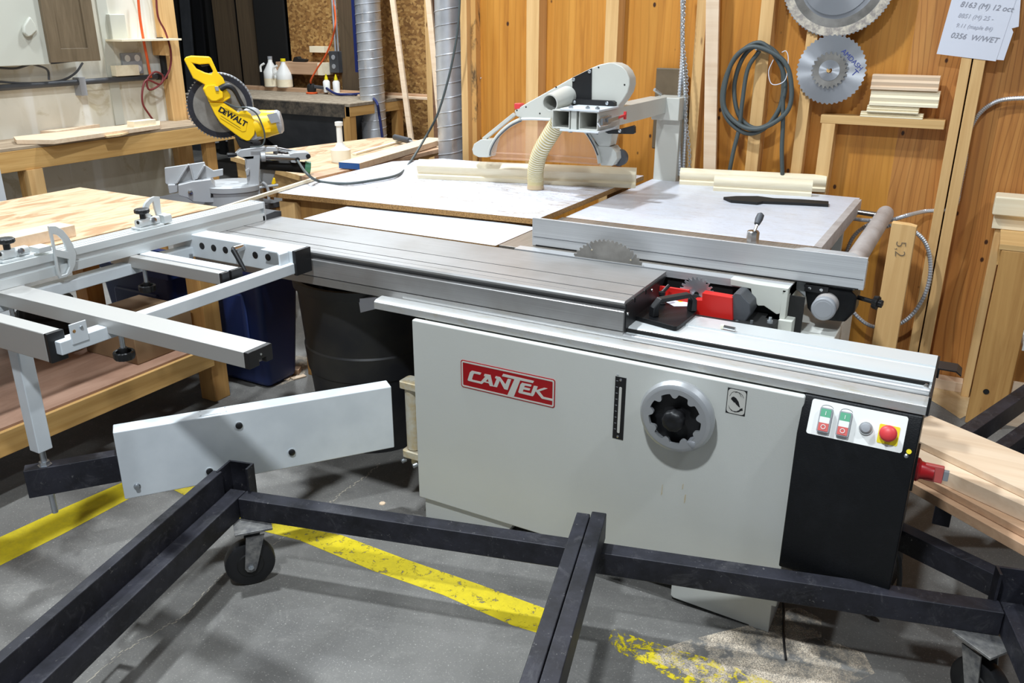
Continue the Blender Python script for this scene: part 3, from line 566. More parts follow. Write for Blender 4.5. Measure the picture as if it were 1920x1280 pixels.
# fence rail bar with end cap
ra = at(1546, 576, 'z', .825)
S_('fence_rail_bar', MB().cyl((-.345, 2.60, .825), (-.345, 4.14, .825), .036, n=32), 'dullalu')
S_('rail_bar_cap', MB().lathe((-.345, 2.602, .825), (0, -1, 0), [(0, .036), (.018, .036), (.022, .032), (.0225, .026), (.023, .0255), (.0232, .001)], 36), 'greyplastic')
S_('fence_carriage', MB().prism([(-.42, .875), (-.28, .875), (-.262, .86), (-.262, .81), (-.285, .775), (-.37, .77), (-.40, .80)], 'y', 2.645, 2.73), 'blackpaint', bevel=.005)
S_('carriage_plate', MB().box(-.415, -.345, 2.635, 2.645, .858, .88), 'black')
for x in (-.40, -.365): S_('screw', MB().lathe((x, 2.635, .869), (0, -1, 0), [(0, .005), (.002, .005), (.0022, .003)], 12), 'steel')
kn = S_('adjusting_stem', MB().cyl((-.27, 2.68, .85), (-.20, 2.66, .845), .007), 'black')
S_('adjusting_knob', MB().lathe((-.215, 2.664, .846), (.96, -.25, -.05), [(0, .02), (.014, .022), (.016, .012), (.026, .012), (.027, .005)], 30, jag=lambda t: 1-.14*(math.sin(t*2*PI*6) > .4)), 'black')
# rails behind the extension, thin conduit coupling
S_('rail_end_fitting', MB().cyl((-.45, 4.02, .845), (-.32, 4.02, .838), .012), 'steel')
# main blade
q = at(1140, 452, 'y', 2.566)
bl = blade('saw_blade', (-1.045, .885-.078), 2.566, .1525, 60, .008, .0035, .03, 'blade', saw)
for a in (2.05, .85):
    c0 = Vector((-1.045+.125*math.cos(a), 2.563, .807+.125*math.sin(a))); S_('expansion_slot', MB().bar(c0, (-1.045+.148*math.cos(a+.02), 2.563, .807+.148*math.sin(a+.02)), .0015, .001, (0, 1, 0)), 'greyplastic', bl)
    S_('slot_plug', MB().lathe(c0, (0, -1, 0), [(0, .003), (.0008, .003)], 12), 'rusty', bl)
# ---- swing arm and its hinge
hg = Vector((-.608, -.794, 0)); hn = Vector((.794, -.608, 0)); Pv = Vector((-1.575, 2.12, 0))
def arm(s, d, z): return Pv+hg*s+hn*d+Vector((0, 0, z))
A0, A1 = .05, .905
def abox(s0, s1, d0, d1, z0, z1):
    v = [arm(s, d, z) for s in (s0, s1) for d in (d0, d1) for z in (z0, z1)]
    return MB().add(v, [(0, 1, 3, 2), (4, 6, 7, 5), (0, 4, 5, 1), (2, 3, 7, 6), (0, 2, 6, 4), (1, 5, 7, 3)])
am = S_('swing_arm', abox(A0, A1, -.06, 0, .262, .492), 'pale', bevel=.004, seg=3)
S_('top_plate', abox(.575, .66, -.052, -.01, .491, .4935), 'pale', am)
for s in (.58, .655):
    for d in (-.047, -.015): S_('rivet', MB().lathe(arm(s, d, .4935), (0, 0, 1), [(0, .003), (.001, .002)], 10), 'zinc', am)
for px, py in ((448, 797), (547, 847), (393, 883)):
    q = Plane(Pv, hn).pt(px, py); S_('bolt_cap', MB().lathe(q, hn, [(0, .011), (.004, .011), (.007, .010), (.009, .006), (.0095, .002)], 20), 'black', am)
    S_('cap_washer', MB().lathe(q, hn, [(0, .0135), (.002, .0135)], 20), 'pale', am)
q = Plane(Pv, hn).pt(257, 911); S_('arm_bolt', MB().lathe(q, hn, [(0, .010), (.003, .010), (.005, .007), (.011, .0065), (.0112, .003)], 18), 'zinc', am)
tb = S_('telescopic_bar', abox(.87, 1.155, -.052, -.008, .322, .412), 'blacksteel', am, bevel=.002)
LG = arm(1.10, -.03, 0)
S_('threaded_rod', MB().cyl((LG.x, LG.y, .25), (LG.x, LG.y, .50), .009, n=14), 'zinc', am)
S_('rod_washer', MB().lathe((LG.x, LG.y, .41), (0, 0, 1), [(0, .02), (.003, .02), (.0031, .015), (.014, .015)], 6), 'zinc', am)
S_('rod_washer', MB().lathe((LG.x, LG.y, .322), (0, 0, -1), [(0, .018), (.006, .018)], 6), 'zinc', am)
S_('support_leg', MB().box(LG.x-.022, LG.x+.022, LG.y-.022, LG.y+.022, .463, .83), 'pale', am, bevel=.003)
hgx = S_('hinge_barrel', MB().cyl((-1.56, 2.135, .25), (-1.56, 2.135, .482), .026, n=24), 'rusty', am)
for z0, z1 in ((.482, .506), (.222, .246)): S_('hinge_lug', MB().prism(rrect(-1.592, -1.49, 2.10, 2.165, .012), 'z', z0, z1), 'rusty', am, bevel=.002)
S_('hinge_pin', MB().cyl((-1.56, 2.135, .19), (-1.56, 2.135, .5075), .014, n=20), 'rusty', am)
for a, b in ((-1.585, 2.115), (-1.53, 2.105)): S_('grub_screw', MB().cyl((a, b, .205), (a*1.0-.008, b-.014, .202), .008, n=12), 'zinc', am)
S_('hinge_mount', MB().box(-1.53, -1.485, 2.12, 2.17, .2, .52), 'paint', am)
# ---- outrigger frame
og = S_('outrigger_frame', MB().box(-2.04, -2.0, 1.22, 2.12, .825, .862), 'pale', bevel=.003)
S_('frame_rail', MB().box(-2.545, -2.492, 1.22, 2.12, .82, .858), 'pale', og, bevel=.003)
hd = S_('outrigger_holder', MB().box(-2.6, -2.005, 2.09, 2.165, .82, .905), 'pale', og, bevel=.004, seg=3)
S_('end_cap', MB().box(-2.005, -1.99, 2.089, 2.166, .819, .906), 'black', hd, bevel=.002)
for px, py in ((378, 454), (400, 458), (422, 462), (478, 471), (502, 476), (529, 481)):
    q = at(px, py, 'y', 2.09); S_('hole_plug', MB().lathe((q.x, 2.0905, .868), (0, -1, 0), [(0, .0125), (.002, .0125), (.0025, .006)], 18), 'black', hd)
hk = MB().prism([(-2.105, .903), (-2.105, .909), (-2.03, .909), (-2.02, .900), (-2.02, .845), (-2.027, .845), (-2.027, .896), (-2.032, .903)], 'y', 2.045, 2.088)
S_('hook_bracket', hk, 'pale', og, bevel=.002)
lv = S_('clamp_lever_hub', MB().cyl((-2.235, 2.09, .89), (-2.235, 2.045, .89), .012), 'steel', hd)
q0 = Vector((-2.235, 2.045, .89)); q1 = at(458, 505, 'y', 2.04)
S_('clamp_lever', MB().lathe(q0, q1-q0, [(-.008, .004), (0, .010), (.02, .009), (.07, .008), (.085, .006)], 12), 'black', hd)
for nm, x0, x1, y0, y1, z0, m_, cap in (('support_tube', -2.60, -2.055, 1.822, 1.852, .845, 'beam', 1), ('support_tube', -2.60, -2.055, 1.862, 1.908, .845, 'pale', 1), ('support_tube', -2.9, -2.022, 1.203, 1.25, .805, 'beam', 1)):
    t_ = S_(nm, MB().box(x0, x1-.014, y0, y1, z0, .885), m_, og, bevel=.003); S_('end_cap', MB().box(x1-.014, x1, y0-.0005, y1+.0005, z0-.0005, .8855), 'black', og, bevel=.002)
wt = S_('wide_support_beam', MB().box(-2.6, -1.492, 1.358, 1.438, .843, .885), 'beam', og, bevel=.0015)
S_('end_cap', MB().prism([(1.3575, .8425), (1.3575, .8855), (1.4385, .8855), (1.4385, .8425), (1.415, .8425), (1.415, .857), (1.392, .857), (1.392, .8425)], 'x', -1.492, -1.476), 'black', og, bevel=.002)
S_('cap_screw', MB().lathe((-1.476, 1.398, .870), (1, 0, 0), [(0, .0035), (.002, .003)], 12), 'steel', og)
S_('corner_bracket', MB().box(-2.002, -1.997, 1.252, 1.30, .845, .90), 'pale', og, bevel=.001)
S_('bracket_screw', MB().lathe((-1.997, 1.283, .885), (1, 0, 0), [(0, .005), (.003, .004)], 14), 'zinc', og)
S_('bracket_screw', MB().lathe((-1.997, 1.262, .880), (1, 0, 0), [(0, .0045), (.0005, .0045)], 14), 'particle', og)
def starknob(x, y, z, up, parent, r=.024, m_='black'):
    S_('star_knob', MB().lathe((x, y, z), (0, 0, up), [(0, r*.4), (.004, r*.9), (.007, r), (.016, r), (.019, r*.85), (.02, r*.3)], 72, jag=lambda t: 1-.06*(1+math.cos(t*2*PI*12))/2), m_, parent, smooth=40)
for x, y, z in ((-2.45, 1.84, .775), (-2.46, 2.05, .775), (-1.985, 1.385, .775), (-2.47, 1.38, .775)):
    S_('knob_stem', MB().cyl((x, y, z), (x, y, .845), .007, n=12), 'zinc', og); S_('knob_boss', MB().cyl((x, y, z), (x, y, z+.02), .0115), 'black', og)
    S_('star_knob', MB().lathe((x, y, z-.012), (0, 0, 1), [(0, .018), (.0, .026), (.006, .029), (.02, .029), (.023, .026), (.021, .021), (.008, .02)], 72, jag=lambda t: 1-.05*(1+math.cos(t*2*PI*14))/2), 'black', og, smooth=40)
# ---- crosscut fence
fx = -2.49
pf = [(fx, .886), (fx, .915), (fx-.010, .917), (fx-.012, .932), (fx, .935), (fx, .958), (fx-.018, .958), (fx-.018, .952), (fx-.024, .952), (fx-.024, .958), (fx-.042, .958), (fx-.042, .952), (fx-.048, .952), (fx-.048, .958), (fx-.064, .958), (fx-.064, .952), (fx-.069, .952), (fx-.069, .958), (fx-.078, .958), (fx-.078, .886)]
cf = S_('crosscut_fence', MB().prism(pf, 'y', .55, 2.46), 'anod', smooth=20)
S_('fence_end_plate', MB().box(fx-.079, fx+.0015, 2.46, 2.466, .885, .9595), 'castalu', cf)
def flipstop(y0, kx, open_=True):
    # block on the fence with knob, plus the swung stop segment
    b = S_('stop_block', MB().box(fx-.062, fx-.012, y0, y0+.10, .9585, .966), 'anod', cf, bevel=.002)
    S_('stop_body', MB().prism(rrect(fx-.050, fx-.020, .965, .992, .008), 'y', y0+.008, y0+.092), 'anod', b, bevel=.001)
    S_('stop_pin', MB().cyl((fx-.03, y0+.006, .984), (fx-.03, y0+.0085, .984), .006), 'dark', b)
    S_('stop_screw', MB().lathe((fx-.018, y0+.062, .983), (1, -.2, .2), [(0, .010), (.006, .010), (.007, .006)], 12), 'steel', b)
    S_('knob_stem', MB().cyl((fx-.037, y0+.035, .99), (fx-.037, y0+.035, 1.012), .010), 'black', b)
    starknob(fx-.037, y0+.035, 1.008, 1, b, .026)
    return b
q = at(20, 498, 'z', .958); b1 = flipstop(q.y, 0)
q = at(258, 432, 'z', .958); b2 = flipstop(q.y, 0)
# front stop: half moon plate hanging at the fence face
def zz5(L): return zz(L, 0, 420, 4.571)
Pq = [at(a, b, 'x', fx+.012) for a, b in zz5([(418, 18), (480, 18), (540, 50), (590, 110), (630, 180), (655, 260), (650, 340), (620, 410), (570, 455), (515, 468), (495, 430), (480, 330), (465, 230)])]
Hq = [[at(a, b, 'x', fx+.012) for a, b in zz5(L)] for L in ([(455, 85), (500, 95), (545, 140), (580, 235), (480, 215)], [(490, 280), (590, 300), (600, 370), (575, 425), (530, 440), (510, 400)])]
S_('stop_segment', MB().plate(Pq, (-.009, 0, 0), Hq), 'anod', b1, bevel=.0012)
q = at(91, 470, 'x', fx+.006); S_('stop_link', MB().box(fx-.045, fx+.006, q.y-.03, q.y+.012, .968, .985), 'anod', b1, bevel=.002)
def zz6(L): return zz(L, 220, 340, 4.923)
Pq = [at(a, b, 'x', fx-.045) for a, b in zz6([(228, 345), (235, 270), (260, 205), (300, 160), (345, 140), (392, 142), (400, 240), (415, 320), (352, 345), (350, 330)])]
Hq = [[at(a, b, 'x', fx-.045) for a, b in zz6([(285, 285), (300, 220), (335, 178), (350, 250), (372, 320), (345, 330), (290, 290)])]]
S_('stop_segment', MB().plate(Pq, (-.010, 0, 0), Hq), 'anod', b2, bevel=.0012)
q = at(312, 418, 'x', fx-.03); S_('stop_link', MB().prism(rrect(fx-.055, fx-.012, .962, .992, .006), 'y', q.y-.02, q.y+.012), 'anod', b2, bevel=.002)
# loose fitting lying on the rail
q = at(1365, 618, 'z', .803); k = thing('threaded_sleeve', 'tiny silver sleeve with a pale yellow end lying on the white slide rail', 'fitting', (q.x, q.y, .8035))
build('sleeve', MB().cyl((q.x-.012, q.y, .8095), (q.x+.022, q.y-.004, .8095), .006, n=8), 'steel', k)
build('sleeve_end', MB().box(q.x-.022, q.x-.012, q.y-.006, q.y+.007, .8035, .816), 'hose', k, bevel=.002)
# ================================================================== BLACK STEEL CART IN FRONT
CO = Vector((-1.82, 1.556, 0)); cu = Vector((.968, .2505, 0)).normalized(); cv = Vector((cu.y, -cu.x, 0))
def cp(u, v, z): return CO+cu*u+cv*v+Vector((0, 0, z))
def cbx_(mb, u0, u1, v0, v1, z0, z1):
    V = [cp(u, v, z) for u in (u0, u1) for v in (v0, v1) for z in (z0, z1)]
    return mb.add(V, [(0, 1, 3, 2), (4, 6, 7, 5), (0, 4, 5, 1), (2, 3, 7, 6), (0, 2, 6, 4), (1, 5, 7, 3)])
cart = thing('steel_cart', 'black welded steel cart frame on casters, standing in front of the saw', 'cart', tuple(CO))
def C_(n, mb, m='blacksteel', par=cart, **k): return build(n, mb, m, par, **k)
ZR, ZB = .275, .205
C_('long_rail', cbx_(MB(), .01, 2.13, -.052, .0, ZB, ZR), bevel=.003)
C_('side_rail', cbx_(MB(), -.045, .008, -.05, 1.3, ZB, ZR), bevel=.003)
C_('raised_lip', cbx_(MB(), -.076, -.0455, -.02, 1.3, .215, .352), bevel=.003)
C_('center_rail', cbx_(MB(), 1.045, 1.083, -.06, 1.3, .2755, .357), bevel=.003)
C_('center_rail', cbx_(MB(), 1.0855, 1.127, -.072, 1.3, .2755, .359), bevel=.003)
def socket(u, v, sgn=1):
    P = [cp(u+a*sgn, v+b, ZB) for a, b in ((-.03, .02), (-.03, -.055), (.055, -.055), (.055, -.015), (.048, -.015), (.048, -.048), (-.023, -.048), (-.023, .02))]
    return MB().plate(P, (0, 0, .15))
C_('post_socket', socket(-.03, -.03), bevel=.001)
C_('post_socket', socket(2.17, -.03, -1), bevel=.001)
C_('end_rail', cbx_(MB(), 2.132, 2.185, -.05, 1.3, ZB, ZR), bevel=.003)
C_('end_lip', cbx_(MB(), 2.1855, 2.215, -.02, 1.3, .215, .352), bevel=.003)
sb_ = MB(); P = [cp(a, b, .20) for a, b in ((-.078, .40), (-.078, .475), (-.125, .475), (-.125, .40))]; H_ = [[cp(a, b, .20) for a, b in ((-.08, .406), (-.08, .469), (-.119, .469), (-.119, .406))]]
C_('stake_pocket', sb_.plate(P, (0, 0, .06), H_), bevel=.001)
def caster(u, v, ang, z=ZB):
    c = cp(u, v, 0); d = cu*math.cos(ang)+cv*math.sin(ang); s = Vector((-d.y, d.x, 0))
    cs = C_('caster', MB().plate([c+d*a+s*b+Vector((0, 0, z-.008)) for a, b in ((-.055, -.045), (.055, -.045), (.055, .045), (-.055, .045))], (0, 0, .0075)), 'castersteel', bevel=.001)
    B = c+d*.02
    C_('swivel', MB().lathe(c+Vector((0, 0, z-.008)), (0, 0, -1), [(0, .032), (.008, .034), (.016, .024)], 24), 'hopper', cs)
    W = B+Vector((0, 0, .076))
    for sg in (-1, 1):
        o_ = W+s*sg*.030
        pts = [(-.030, z-.024-.076), (.024, z-.024-.076), (.018, -.004), (.012, -.016), (0, -.02), (-.012, -.016), (-.018, -.004)]
        C_('fork_leg', MB().plate([o_+d*(a-(.02 if b > .05 else 0))+Vector((0, 0, b)) for a, b in pts], s*sg*.004), 'castersteel', cs)
        C_('axle_nut', MB().lathe(o_+s*sg*.004, s*sg, [(0, .009), (.006, .009), (.0062, .005), (.011, .005)], 6), 'zinc', cs)
    C_('wheel', MB().lathe(W-s*.022, s, [(0, .04), (.0, .066), (.004, .073), (.012, .0755), (.032, .0755), (.04, .073), (.044, .066), (.044, .04)], 40), 'black', cs)
    C_('wheel_hub', MB().lathe(W-s*.026, s, [(0, .02), (.0, .038), (.004, .041), (.048, .041), (.052, .038), (.052, .02)], 24), 'dark', cs)
caster(.06, .015, 2.517); caster(2.09, .02, .9)

# second cart behind the saw, carrying boards
c2 = thing('steel_cart', 'black steel cart behind the control box, carrying a stack of pale boards', 'cart', (.25, 2.9, 0))
def bar2(n, p, q, w=.05, h=.06): return build(n, MB().bar(p, q, w, h), 'blacksteel', c2, bevel=.002)
A = at(1690, 1000, 'z', .25); B = at(1885, 1098, 'z', .25)
bar2('low_rail', (A.x-.25, A.y+.12, .235), (B.x+.0, B.y+.02, .235), .045, .07)
A = at(1770, 850, 'z', .37); B = at(1935, 735, 'z', .37)
bar2('high_rail', A, B, .045, .07)
A2_ = at(1830, 880, 'z', .33); B2_ = at(1940, 800, 'z', .33)
bar2('cross_rail', A2_, B2_, .045, .05)
for q in (at(1900, 830, 'z', .3), at(1925, 900, 'z', .3)): bar2('low_rail', (q.x-.06, q.y-.05, .27), (q.x+.3, q.y+.12, .27), .04, .05)
bar2('corner_post', (A.x+.03, A.y-.02, 0.14), (A.x+.03, A.y-.02, .36), .05, .05)
q = at(1700, 940, 'z', .22); build('wheel', MB().lathe((q.x-.08, q.y+.1, .075), (.6, .8, 0), [(0, .06), (.004, .074), (.036, .074), (.04, .06)], 32), 'black', c2)
build('wheel', MB().lathe((-.06, 2.46, .075), (.9, -.3, 0), [(0, .06), (.004, .074), (.036, .074), (.04, .06)], 32), 'black', c2)
# boards: directions from the photograph, each a real plank
def plank(label, pts, z, t, m_='beech'):
    P = [at(x, y, 'z', z) for x, y in pts]
    single('board', label, 'board', MB().plate(P, (0, 0, -t)), m_, group='boards on the rear cart', bevel=.0015)
plank('widest pale board, lying flat on top of the stack on the rear cart', [(1725, 786), (1745, 778), (2060, 910), (2060, 985), (1722, 826)], .46, .022)
plank('pale board just below the widest one in the stack on the rear cart', [(1722, 840), (1722, 829), (2060, 989), (2060, 1010), (1716, 857)], .437, .045)
plank('third board down in the stack on the rear cart', [(1714, 884), (1722, 845), (2060, 995), (2060, 1068)], .391, .022, 'beech_dark')
plank('lowest board of the stack on the rear cart', [(1710, 905), (1718, 860), (2060, 1020), (2060, 1100)], .368, .03, 'beech_dark')

# ================================================================== WORKBENCH BY THE FENCE
wbn = thing('workbench', 'rough plywood topped workbench with thick timber legs, behind the crosscut fence', 'workbench', (-3.3, 1.7, 0))
def W_(n, mb, m, **k): return build(n, mb, m, wbn, **k)
W_('benchtop', MB().box(-3.80, -2.875, .4, 2.57, .862, .882), 'plytop', bevel=.002)
W_('apron', MB().box(-2.925, -2.885, .4, 2.56, .775, .861), 'pineY', bevel=.002)
W_('apron', MB().box(-3.78, -2.89, 2.52, 2.56, .775, .861), 'pineX', bevel=.002)
for x, y in ((-2.98, 2.48), (-3.78, 2.48), (-2.98, .5), (-3.78, .5)): W_('leg', MB().box(x, x+.09, y-.045, y+.045, 0, .775), 'postZ', bevel=.003)
W_('shelf_rail', MB().box(-2.885, -2.845, .4, 2.42, .195, .285), 'pineY', bevel=.003)
W_('shelf_rail', MB().box(-3.80, -2.885, 2.42, 2.435, .195, .285), 'pineX')
W_('shelf_board', MB().box(-3.8, -2.86, .4, 2.42, .2855, .295), 'shelfsheet')
q0 = at(-5, 505, 'z', .92); q1 = at(157, 436, 'z', .92)
single('board', 'thick pale planed board lying on the plywood workbench behind the crosscut fence', 'board', MB().box(-3.02, -2.92, .6, q1.y+.05, .8825, .925), 'beech', bevel=.002)
# things on its shelf
single('cardboard_box', 'brown cardboard box on the lower shelf beside the bench leg', 'box', MB().box(-3.26, -2.93, 2.10, 2.40, .2955, .47), 'card', bevel=.004)
mt = MB(); mt.lathe((-3.52, 2.12, .2955), (0, 0, 1), [(0, .15), (.03, .19), (.08, .20), (.085, .16), (.13, .15), (.135, .12), (.19, .11), (.2, .05)], 48, jag=lambda t: 1-.05*(math.sin(t*2*PI*18) > .2))
single('motor_housing', 'dark round ribbed motor housing lying on the lower bench shelf', 'machine part', mt, 'dark')
# offcut blocks on the floor
for i, (px, py, a, m_) in enumerate(((549, 699, .5, 'beech_dark'), (531, 694, .2, 'beech'), (560, 708, 1.2, 'beech'), (540, 709, 2.1, 'beech'))):
    c = at(px, py, 'z', 0); d = Vector((math.cos(a), math.sin(a), 0)); s = Vector((-d.y, d.x, 0)); w_, l_, h_ = ((.05, .075, .025), (.03, .05, .012), (.03, .07, .006), (.025, .06, .006))[i]
    single('wood_offcut', ('square tan wood offcut on the floor near the bench leg', 'small darker wood offcut touching the back of the square one', 'thin wood chip right of the square offcut', 'thin wood chip in front of the square offcut')[i], 'wood scrap',
           MB().plate([c+d*x*l_/2+s*y*w_/2+Vector((0, 0, .001)) for x, y in ((-1, -1), (1, -1), (1, 1), (-1, 1))], (0, 0, h_)), m_, group='offcuts on the floor', bevel=.001)
q = at(717, 944, 'z', 0); single('wood_chip', 'lone pale wood chip on the floor left of the saw base', 'wood scrap', MB().lathe((q.x, q.y, .0005), (0, 0, 1), [(0, .012), (.003, .011)], 7), 'beech')

# ================================================================== BINS
def bin_(label, c, r0, r1, h, n=48, m_='bin', bands=True):
    k = thing('waste_bin', label, 'bin', (c[0], c[1], 0))
    pr = [(0, r0*.9), (.0, r0), (h*.45, r0+(r1-r0)*.5)]
    if bands: pr += [(h*.46, r0+(r1-r0)*.5+.006), (h*.60, r0+(r1-r0)*.64+.006), (h*.61, r0+(r1-r0)*.66)]
    pr += [(h-.04, r1-.004), (h-.035, r1+.010), (h, r1+.012), (h, r1-.006), (h-.05, r1-.012), (.02, r0-.012), (.019, .0)]
    build('bin_body', MB().lathe((c[0], c[1], .001), (0, 0, 1), pr, n, caps=False), m_, k); return k
bk = bin_('large round dark grey waste bin under the left half of the sliding table', (-2.08, 2.58), .225, .285, .70)
q = [at(x, y, 'y', 2.33) for x, y in ((672, 560), (706, 557), (708, 578), (676, 586))]
build('price_sticker', MB().plate(q, (0, .02, 0)), 'paper', bk)
k = thing('waste_bin', 'blue rectangular plastic bin on the floor behind the plywood workbench leg', 'bin', (-2.98, 2.76, 0))
def tbin(x0, x1, y0, y1, h, tp, m_, k, z=.001):
    R = [[(x0+tp, y0+tp, z), (x1-tp, y0+tp, z), (x1-tp, y1-tp, z), (x0+tp, y1-tp, z)], [(x0, y0, h), (x1, y0, h), (x1, y1, h), (x0, y1, h)]]
    o = build('bin_body', MB().rings([[Vector(p) for p in r] for r in R]), m_, k, bevel=.03, seg=3)
    build('bin_rim', MB().prism([(x0-.015, y0-.015), (x1+.015, y0-.015), (x1+.015, y1+.015), (x0-.015, y1+.015)], 'z', h-.03, h+.01, [[(x0+.02, y0+.02), (x1-.02, y0+.02), (x1-.02, y1-.02), (x0+.02, y1-.02)]]), m_, k, bevel=.006)
    build('front_rib', MB().box(x0+.10, x1-.10, y0-.004, y0+.03, .15, h-.12), m_, k, bevel=.02)
tbin(-3.22, -2.74, 2.62, 2.90, .60, .04, 'blue', k)
k = thing('waste_bin', 'dark blue storage tub partly hidden under the plywood workbench', 'bin', (-3.6, 2.76, 0)); tbin(-3.85, -3.32, 2.62, 2.9, .50, .04, 'blue', k)

# ================================================================== WHITE OUTFEED TABLE
ot = thing('outfeed_table', 'large scuffed white melamine topped work table between the saw and the plywood wall', 'table', (-2.1, 3.4, 0))
b = MB(); P = [Vector(p) for p in ((-2.80, 2.80, .915), (-1.485, 2.90, .915), (-1.475, 4.05, .915), (-2.66, 4.02, .915), (-2.84, 3.79, .915))]
b = slab('x', [(p.x, p.y) for p in P], .915, .022, 0, 0, None); build('tabletop', b, ['melamine', 'particle'], ot)
build('apron', MB().bar((-2.76, 2.86, .835), (-1.50, 2.955, .835), .03, .115), 'postZ', ot, bevel=.002)
build('apron', MB().bar((-2.76, 2.86, .835), (-2.79, 3.78, .835), .03, .115), 'postZ', ot, bevel=.002)
for x, y in ((-2.70, 2.93), (-1.56, 3.02), (-2.74, 3.7), (-1.56, 3.92)): build('leg', MB().box(x-.04, x+.04, y-.04, y+.04, 0, .89), 'postZ', ot, bevel=.002)
build('corner_block', MB().box(-2.75, -2.66, 2.815, 2.85, .70, .875), 'pineZ', ot)
# mouldings lying on the tables
MP = [(0, 0), (.022, 0), (.026, .02), (.018, .03), (.026, .045), (.030, .07), (.022, .085), (.010, .095), (0, .098)]
def moulding(label, p, q, prof, m_='moulding', group=None, sx=1):
    p = Vector(p); q = Vector(q); d = (q-p).normalized(); n = Vector((d.y, -d.x, 0))
    return single('moulding', label, 'moulding', MB().plate([p+n*u*sx+Vector((0, 0, v)) for u, v in prof], q-p), m_, group=group, smooth=50)
a = at(787, 333, 'z', .915); b_ = at(1192, 351, 'z', .915)
moulding('long cream crown moulding across the back of the white outfeed table', (a.x, a.y, .9155), (b_.x, b_.y, .9155), [(u*1.4, v*.92) for u, v in MP])
a = at(1272, 345, 'z', .886); b_ = at(1545, 360, 'z', .886)
moulding('longer of the two cream mouldings on the right extension table, the rear one', (a.x, a.y+.02, .8855), (b_.x, b_.y+.02, .8855), [(u, v*.8) for u, v in MP])
a = at(1338, 356, 'z', .886); b_ = at(1521, 367, 'z', .886)
moulding('shorter cream moulding on the right extension table, in front of the longer one', (a.x, a.y, .8855), (b_.x, b_.y, .8855), [(u, v*.75) for u, v in MP])
# pry bar / push stick
P = [at(x, y, 'z', .886) for x, y in ((1356, 374), (1380, 372), (1420, 372), (1450, 376), (1500, 378), (1553, 382), (1553, 388), (1500, 385), (1430, 382), (1420, 384), (1370, 380))]
single('push_stick', 'long thin black push stick lying on the right extension table', 'tool', MB().plate(P, (0, 0, .012)), 'dark', bevel=.001)

# ================================================================== OVERHEAD BLADE GUARD
gd = thing('overhead_blade_guard', 'grey overhead saw guard with clear window, swung out on a square steel boom and post', 'saw guard', (-1.40, 4.2, 0))
def G_(n, mb, m='guardpaint', par=gd, **k): return build(n, mb, m, par, **k)
G_('post', MB().box(-1.455, -1.335, 4.13, 4.25, 0, 1.215), bevel=.004)
G_('boom_collar', MB().box(-1.47, -1.33, 4.09, 4.255, 1.185, 1.292), bevel=.004)
def hollow(x0, x1, y0, y1, z0, z1, t=.005):
    return MB().prism([(x0, z0), (x1, z0), (x1, z1), (x0, z1)], 'y', y0, y1, [[(x0+t, z0+t), (x1-t, z0+t), (x1-t, z1-t), (x0+t, z1-t)]])
ye = 3.26
bA = at(1085, 228, 'y', ye).x; bB = at(1121, 228, 'y', ye).x; z1 = at(1122, 210, 'y', ye).z; z0 = at(1122, 246, 'y', ye).z
bm_ = G_('boom', hollow(bA, bB, ye, 4.10, z0, z1), bevel=.002)
G_('boom_inside', MB().box(bA+.005, bB-.005, ye+.25, ye+.26, z0+.005, z1-.005), 'dark', bm_)  # near-black plate paints the shade inside the open boom
sA = at(1035, 228, 'y', ye).x; sB = at(1068, 228, 'y', ye).x
sh = G_('short_tube', hollow(sA, sB, ye, 3.52, z0, z1), bevel=.002)
G_('tube_inside', MB().box(sA+.005, sB-.005, ye+.2, ye+.21, z0+.005, z1-.005), 'dark', sh)  # near-black plate, painted shade for the hollow short tube
G_('spacer_tube', MB().box(sB+.004, sB+.030, ye+.002, ye+.2, z0, z1), bevel=.002)
for zc in (z1+.004, z0-.004):
    G_('joint_plate', MB().box((sA+sB)/2, bB+.008, ye-.01, ye+.2, zc-.004, zc+.004), 'pale', bevel=.001)
for x in (sB-.005, bA+.03, bB-.012):
    G_('joint_bolt', MB().lathe((x, ye+.02, z1+.008), (0, 0, 1), [(0, .010), (.008, .010), (.0082, .005), (.012, .005)], 6), 'zinc')
    G_('joint_bolt', MB().lathe((x, ye+.02, z0-.008), (0, 0, -1), [(0, .009), (.007, .009)], 6), 'zinc')
# toggle clamp on the boom
x = bB+.006
cl = G_('toggle_clamp', MB().box(x-.004, x+.008, ye+.02, ye+.11, (z0+z1)/2-.018, (z0+z1)/2+.018), 'zinc', bevel=.002)
zc = (z0+z1)/2
G_('clamp_hook', MB().sweep([(x+.012, ye+.06, zc+.018), (x+.012, ye-.02, zc+.016), (x+.008, ye-.035, zc), (x+.012, ye-.02, zc-.016), (x+.012, ye+.06, zc-.018)], .003, 6), 'steel', cl)
G_('clamp_arm', MB().bar((x+.015, ye+.05, zc), (x+.024, ye+.15, zc+.005), .008, .014), 'zinc', cl)
G_('clamp_grip', MB().bar((x+.024, ye+.14, zc+.005), (x+.028, ye+.21, zc+.008), .009, .009), 'redbtn', cl)
G_('clamp_grip_end', MB().box(x+.023, x+.033, ye+.205, ye+.215, zc-.008, zc+.024), 'redbtn', cl)
G_('top_bolt', MB().cyl((-1.43, 4.1, 1.305), (-1.45, 4.06, 1.33), .008), 'zinc')
G_('wall_backing', MB().box(-1.52, -1.36, 4.262, 4.275, 1.02, 1.42), 'brown', bevel=.01)
